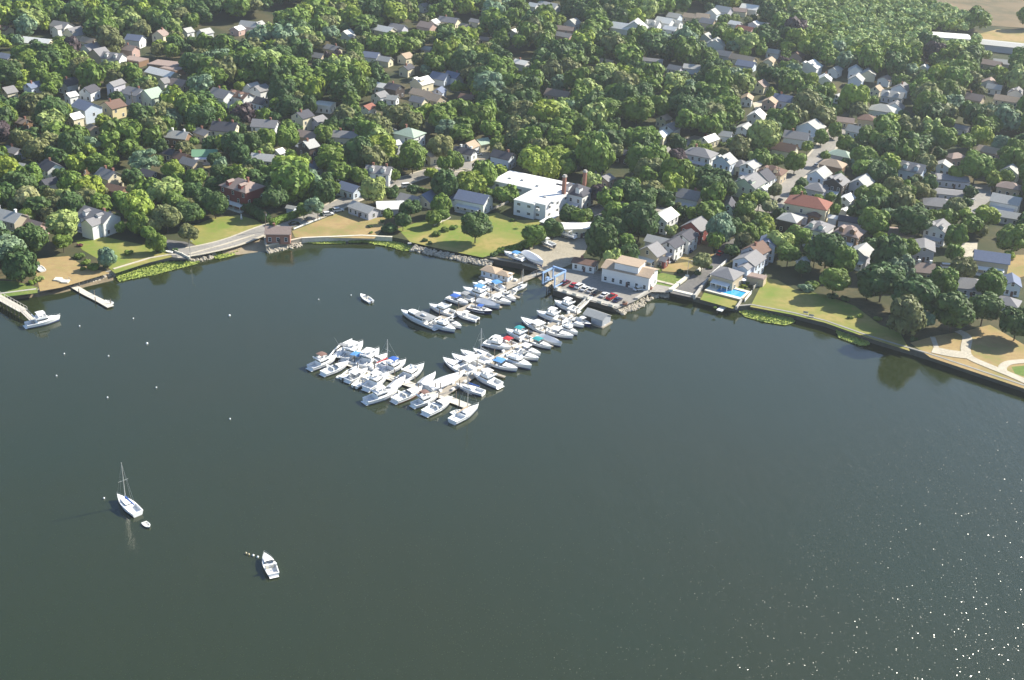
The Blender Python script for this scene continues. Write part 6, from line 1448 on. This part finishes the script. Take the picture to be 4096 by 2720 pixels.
# swimming pool
def pool():
    c = [px(x, y, LZ+.9) for x, y in ((2818, 1160), (2964, 1198), (2985, 1166), (2858, 1138))]
    A, B_ = c[0], c[1]; ux = (B_-A).normalized(); uy = Vector((-ux.y, ux.x, 0)); L = (B_-A).length; D = 9.5; rz = math.atan2(ux.y, ux.x)
    ctr = A+ux*L/2+uy*D/2; t = thing('swimming_pool', 'bright blue swimming pool on a white raised deck above the sea wall', 'swimming pool', (ctr.x, ctr.y, LZ), rz)
    pw, pd, ox = L*.68, D*.62, L*.1
    b = MB(); z = .9; X0, X1, Y0, Y1 = -L/2, L/2, -D/2, D/2; x0, x1, y0, y1 = ox-pw/2, ox+pw/2, -pd/2+.1, pd/2+.1
    for (a, c_, d, e) in ((X0, x0, Y0, Y1), (x1, X1, Y0, Y1), (x0, x1, Y0, y0), (x0, x1, y1, Y1)): b.box(((a+c_)/2, (d+e)/2, z-.1), (c_-a, e-d, .2))
    b.build('pool_deck', M('white_concrete', (.66, .63, .54)), t)
    b = MB(); b.box((0, -D/2+.1, z/2-.12), (L-.1, .14, z-.1)); b.box((L/2-.1, 0, z/2-.12), (.14, D-.1, z-.1)); b.build('deck_wall', M('tan_boards', (.44, .34, .2), .85, .2), t)
    b = MB(); b.add([(x0, y0, z), (x1, y0, z), (x1, y1, z), (x0, y1, z), (x0, y0, -.6), (x1, y0, -.6), (x1, y1, -.6), (x0, y1, -.6)], [(4, 5, 6, 7), (0, 1, 5, 4), (1, 2, 6, 5), (2, 3, 7, 6), (3, 0, 4, 7)]); b.build('basin', M('pool_liner', (.08, .42, .75), .5, .05), t)
    b = MB(); b.add([(x0, y0, z-.25), (x1, y0, z-.25), (x1, y1, z-.25), (x0, y1, z-.25)], [(0, 1, 2, 3)]); b.build('pool_water', M('pool_water_blue', (.05, .36, .72), .08, .15, .6, spec=.5), t)
pool()
P = px(2970, 1118, LZ+2); t = thing('parasol', 'open white parasol between the pool house and the flat shed', 'parasol', (P.x, P.y, LZ)); b = MB(); b.cyl((0, 0, 0), (0, 0, 2.5), .04); b.build('pole', STEEL, t); b = MB(); b.cyl((0, 0, 2.1), (0, 0, 2.7), 1.6, .05, 8); b.build('canopy', CAN['white'], t)
P = px(965, 868, LZ+1); t = thing('statue', 'white garden statue on the lawn below the dark hedge', 'statue', (P.x, P.y, LZ)); b = MB(); b.box((0, 0, .3), (.9, .9, .6)); b.build('plinth', CONC, t); b = MB(); b.cyl((0, 0, .6), (0, 0, 1.9), .42, .25, 8); b.blob((0, 0, 2.15), .25); b.build('figure', WHITE, t)
P = px(3672, 690, LZ+2.6); t = thing('canopy_tent', 'orange canopy beside the grey house at the right', 'canopy', (P.x, P.y, LZ), rad(-30)); b = MB(); b.box((0, 0, 2.6), (5, 4, .15)); b.build('roof', M('orange_canvas', (.55, .33, .10), .8), t); b = MB(); [b.cyl((sx*2.3, sy*1.8, 0), (sx*2.3, sy*1.8, 2.55), .05, None, 5) for sx in (-1, 1) for sy in (-1, 1)]; b.build('frame', STEEL, t)
for i, (x, y, w_) in enumerate([(2226, 1156, 1), (2262, 1168, 1), (2300, 1180, 1), (2345, 1192, 1), (2400, 1210, 1), (2445, 1224, 1)]):
    P = px(x, y, LZ+.3); t = thing('deck_crate', '%s pale equipment crate from the left on the bulkhead in front of the parked cars' % OR2[i].replace('innermost', 'first'), 'crate', (P.x, P.y, LZ+.26), rad(-36), 'crates on the bulkhead'); b = MB(); b.box((0, 0, .4), (1.8, 1.1, .8)); b.build('box', GELC, t); b = MB(); b.box((0, 0, .84), (1.9, 1.2, .08)); b.build('lid', CONC, t)
for x, y, lab in ((2499, 1216, 'round terracotta tub at the right front corner of the car park'), (2600, 1154, 'round terracotta tub near the green lawn corner of the car park')):
    P = px(x, y, LZ+.3); t = thing('planter', lab, 'planter', (P.x, P.y, LZ+.1)); b = MB(); b.cyl((0, 0, 0), (0, 0, .9), .8, 1.0, 10); b.build('tub', M('terracotta', (.38, .17, .11), .85), t); b = MB(); b.blob((0, 0, 1.0), .8, 8, 5, .2, (1, 1, .5)); b.build('soil', PILE, t)
# ------------------------------------------------------------------ haze: even, very thin air around everything
b = MB(); b.box((0, 1500, 107.0), (5200, 4400, 226.0)); hz = b.build('haze', None); hz.data.materials.clear()
hm = bpy.data.materials.new('thin_air'); hm.use_nodes = True; n_ = hm.node_tree.nodes; [n_.remove(q) for q in list(n_) if q.type == 'BSDF_PRINCIPLED']
pv = n_.new('ShaderNodeVolumePrincipled'); pv.inputs['Color'].default_value = (.86, .93, 1.0, 1); pv.inputs['Density'].default_value = .00009; pv.inputs['Anisotropy'].default_value = .3
hm.node_tree.links.new(pv.outputs[0], [q for q in n_ if q.type == 'OUTPUT_MATERIAL'][0].inputs['Volume']); hz.data.materials.append(hm); tag(hz, 'thin pale haze filling the air over the whole bay and town', 'haze', kind='stuff')
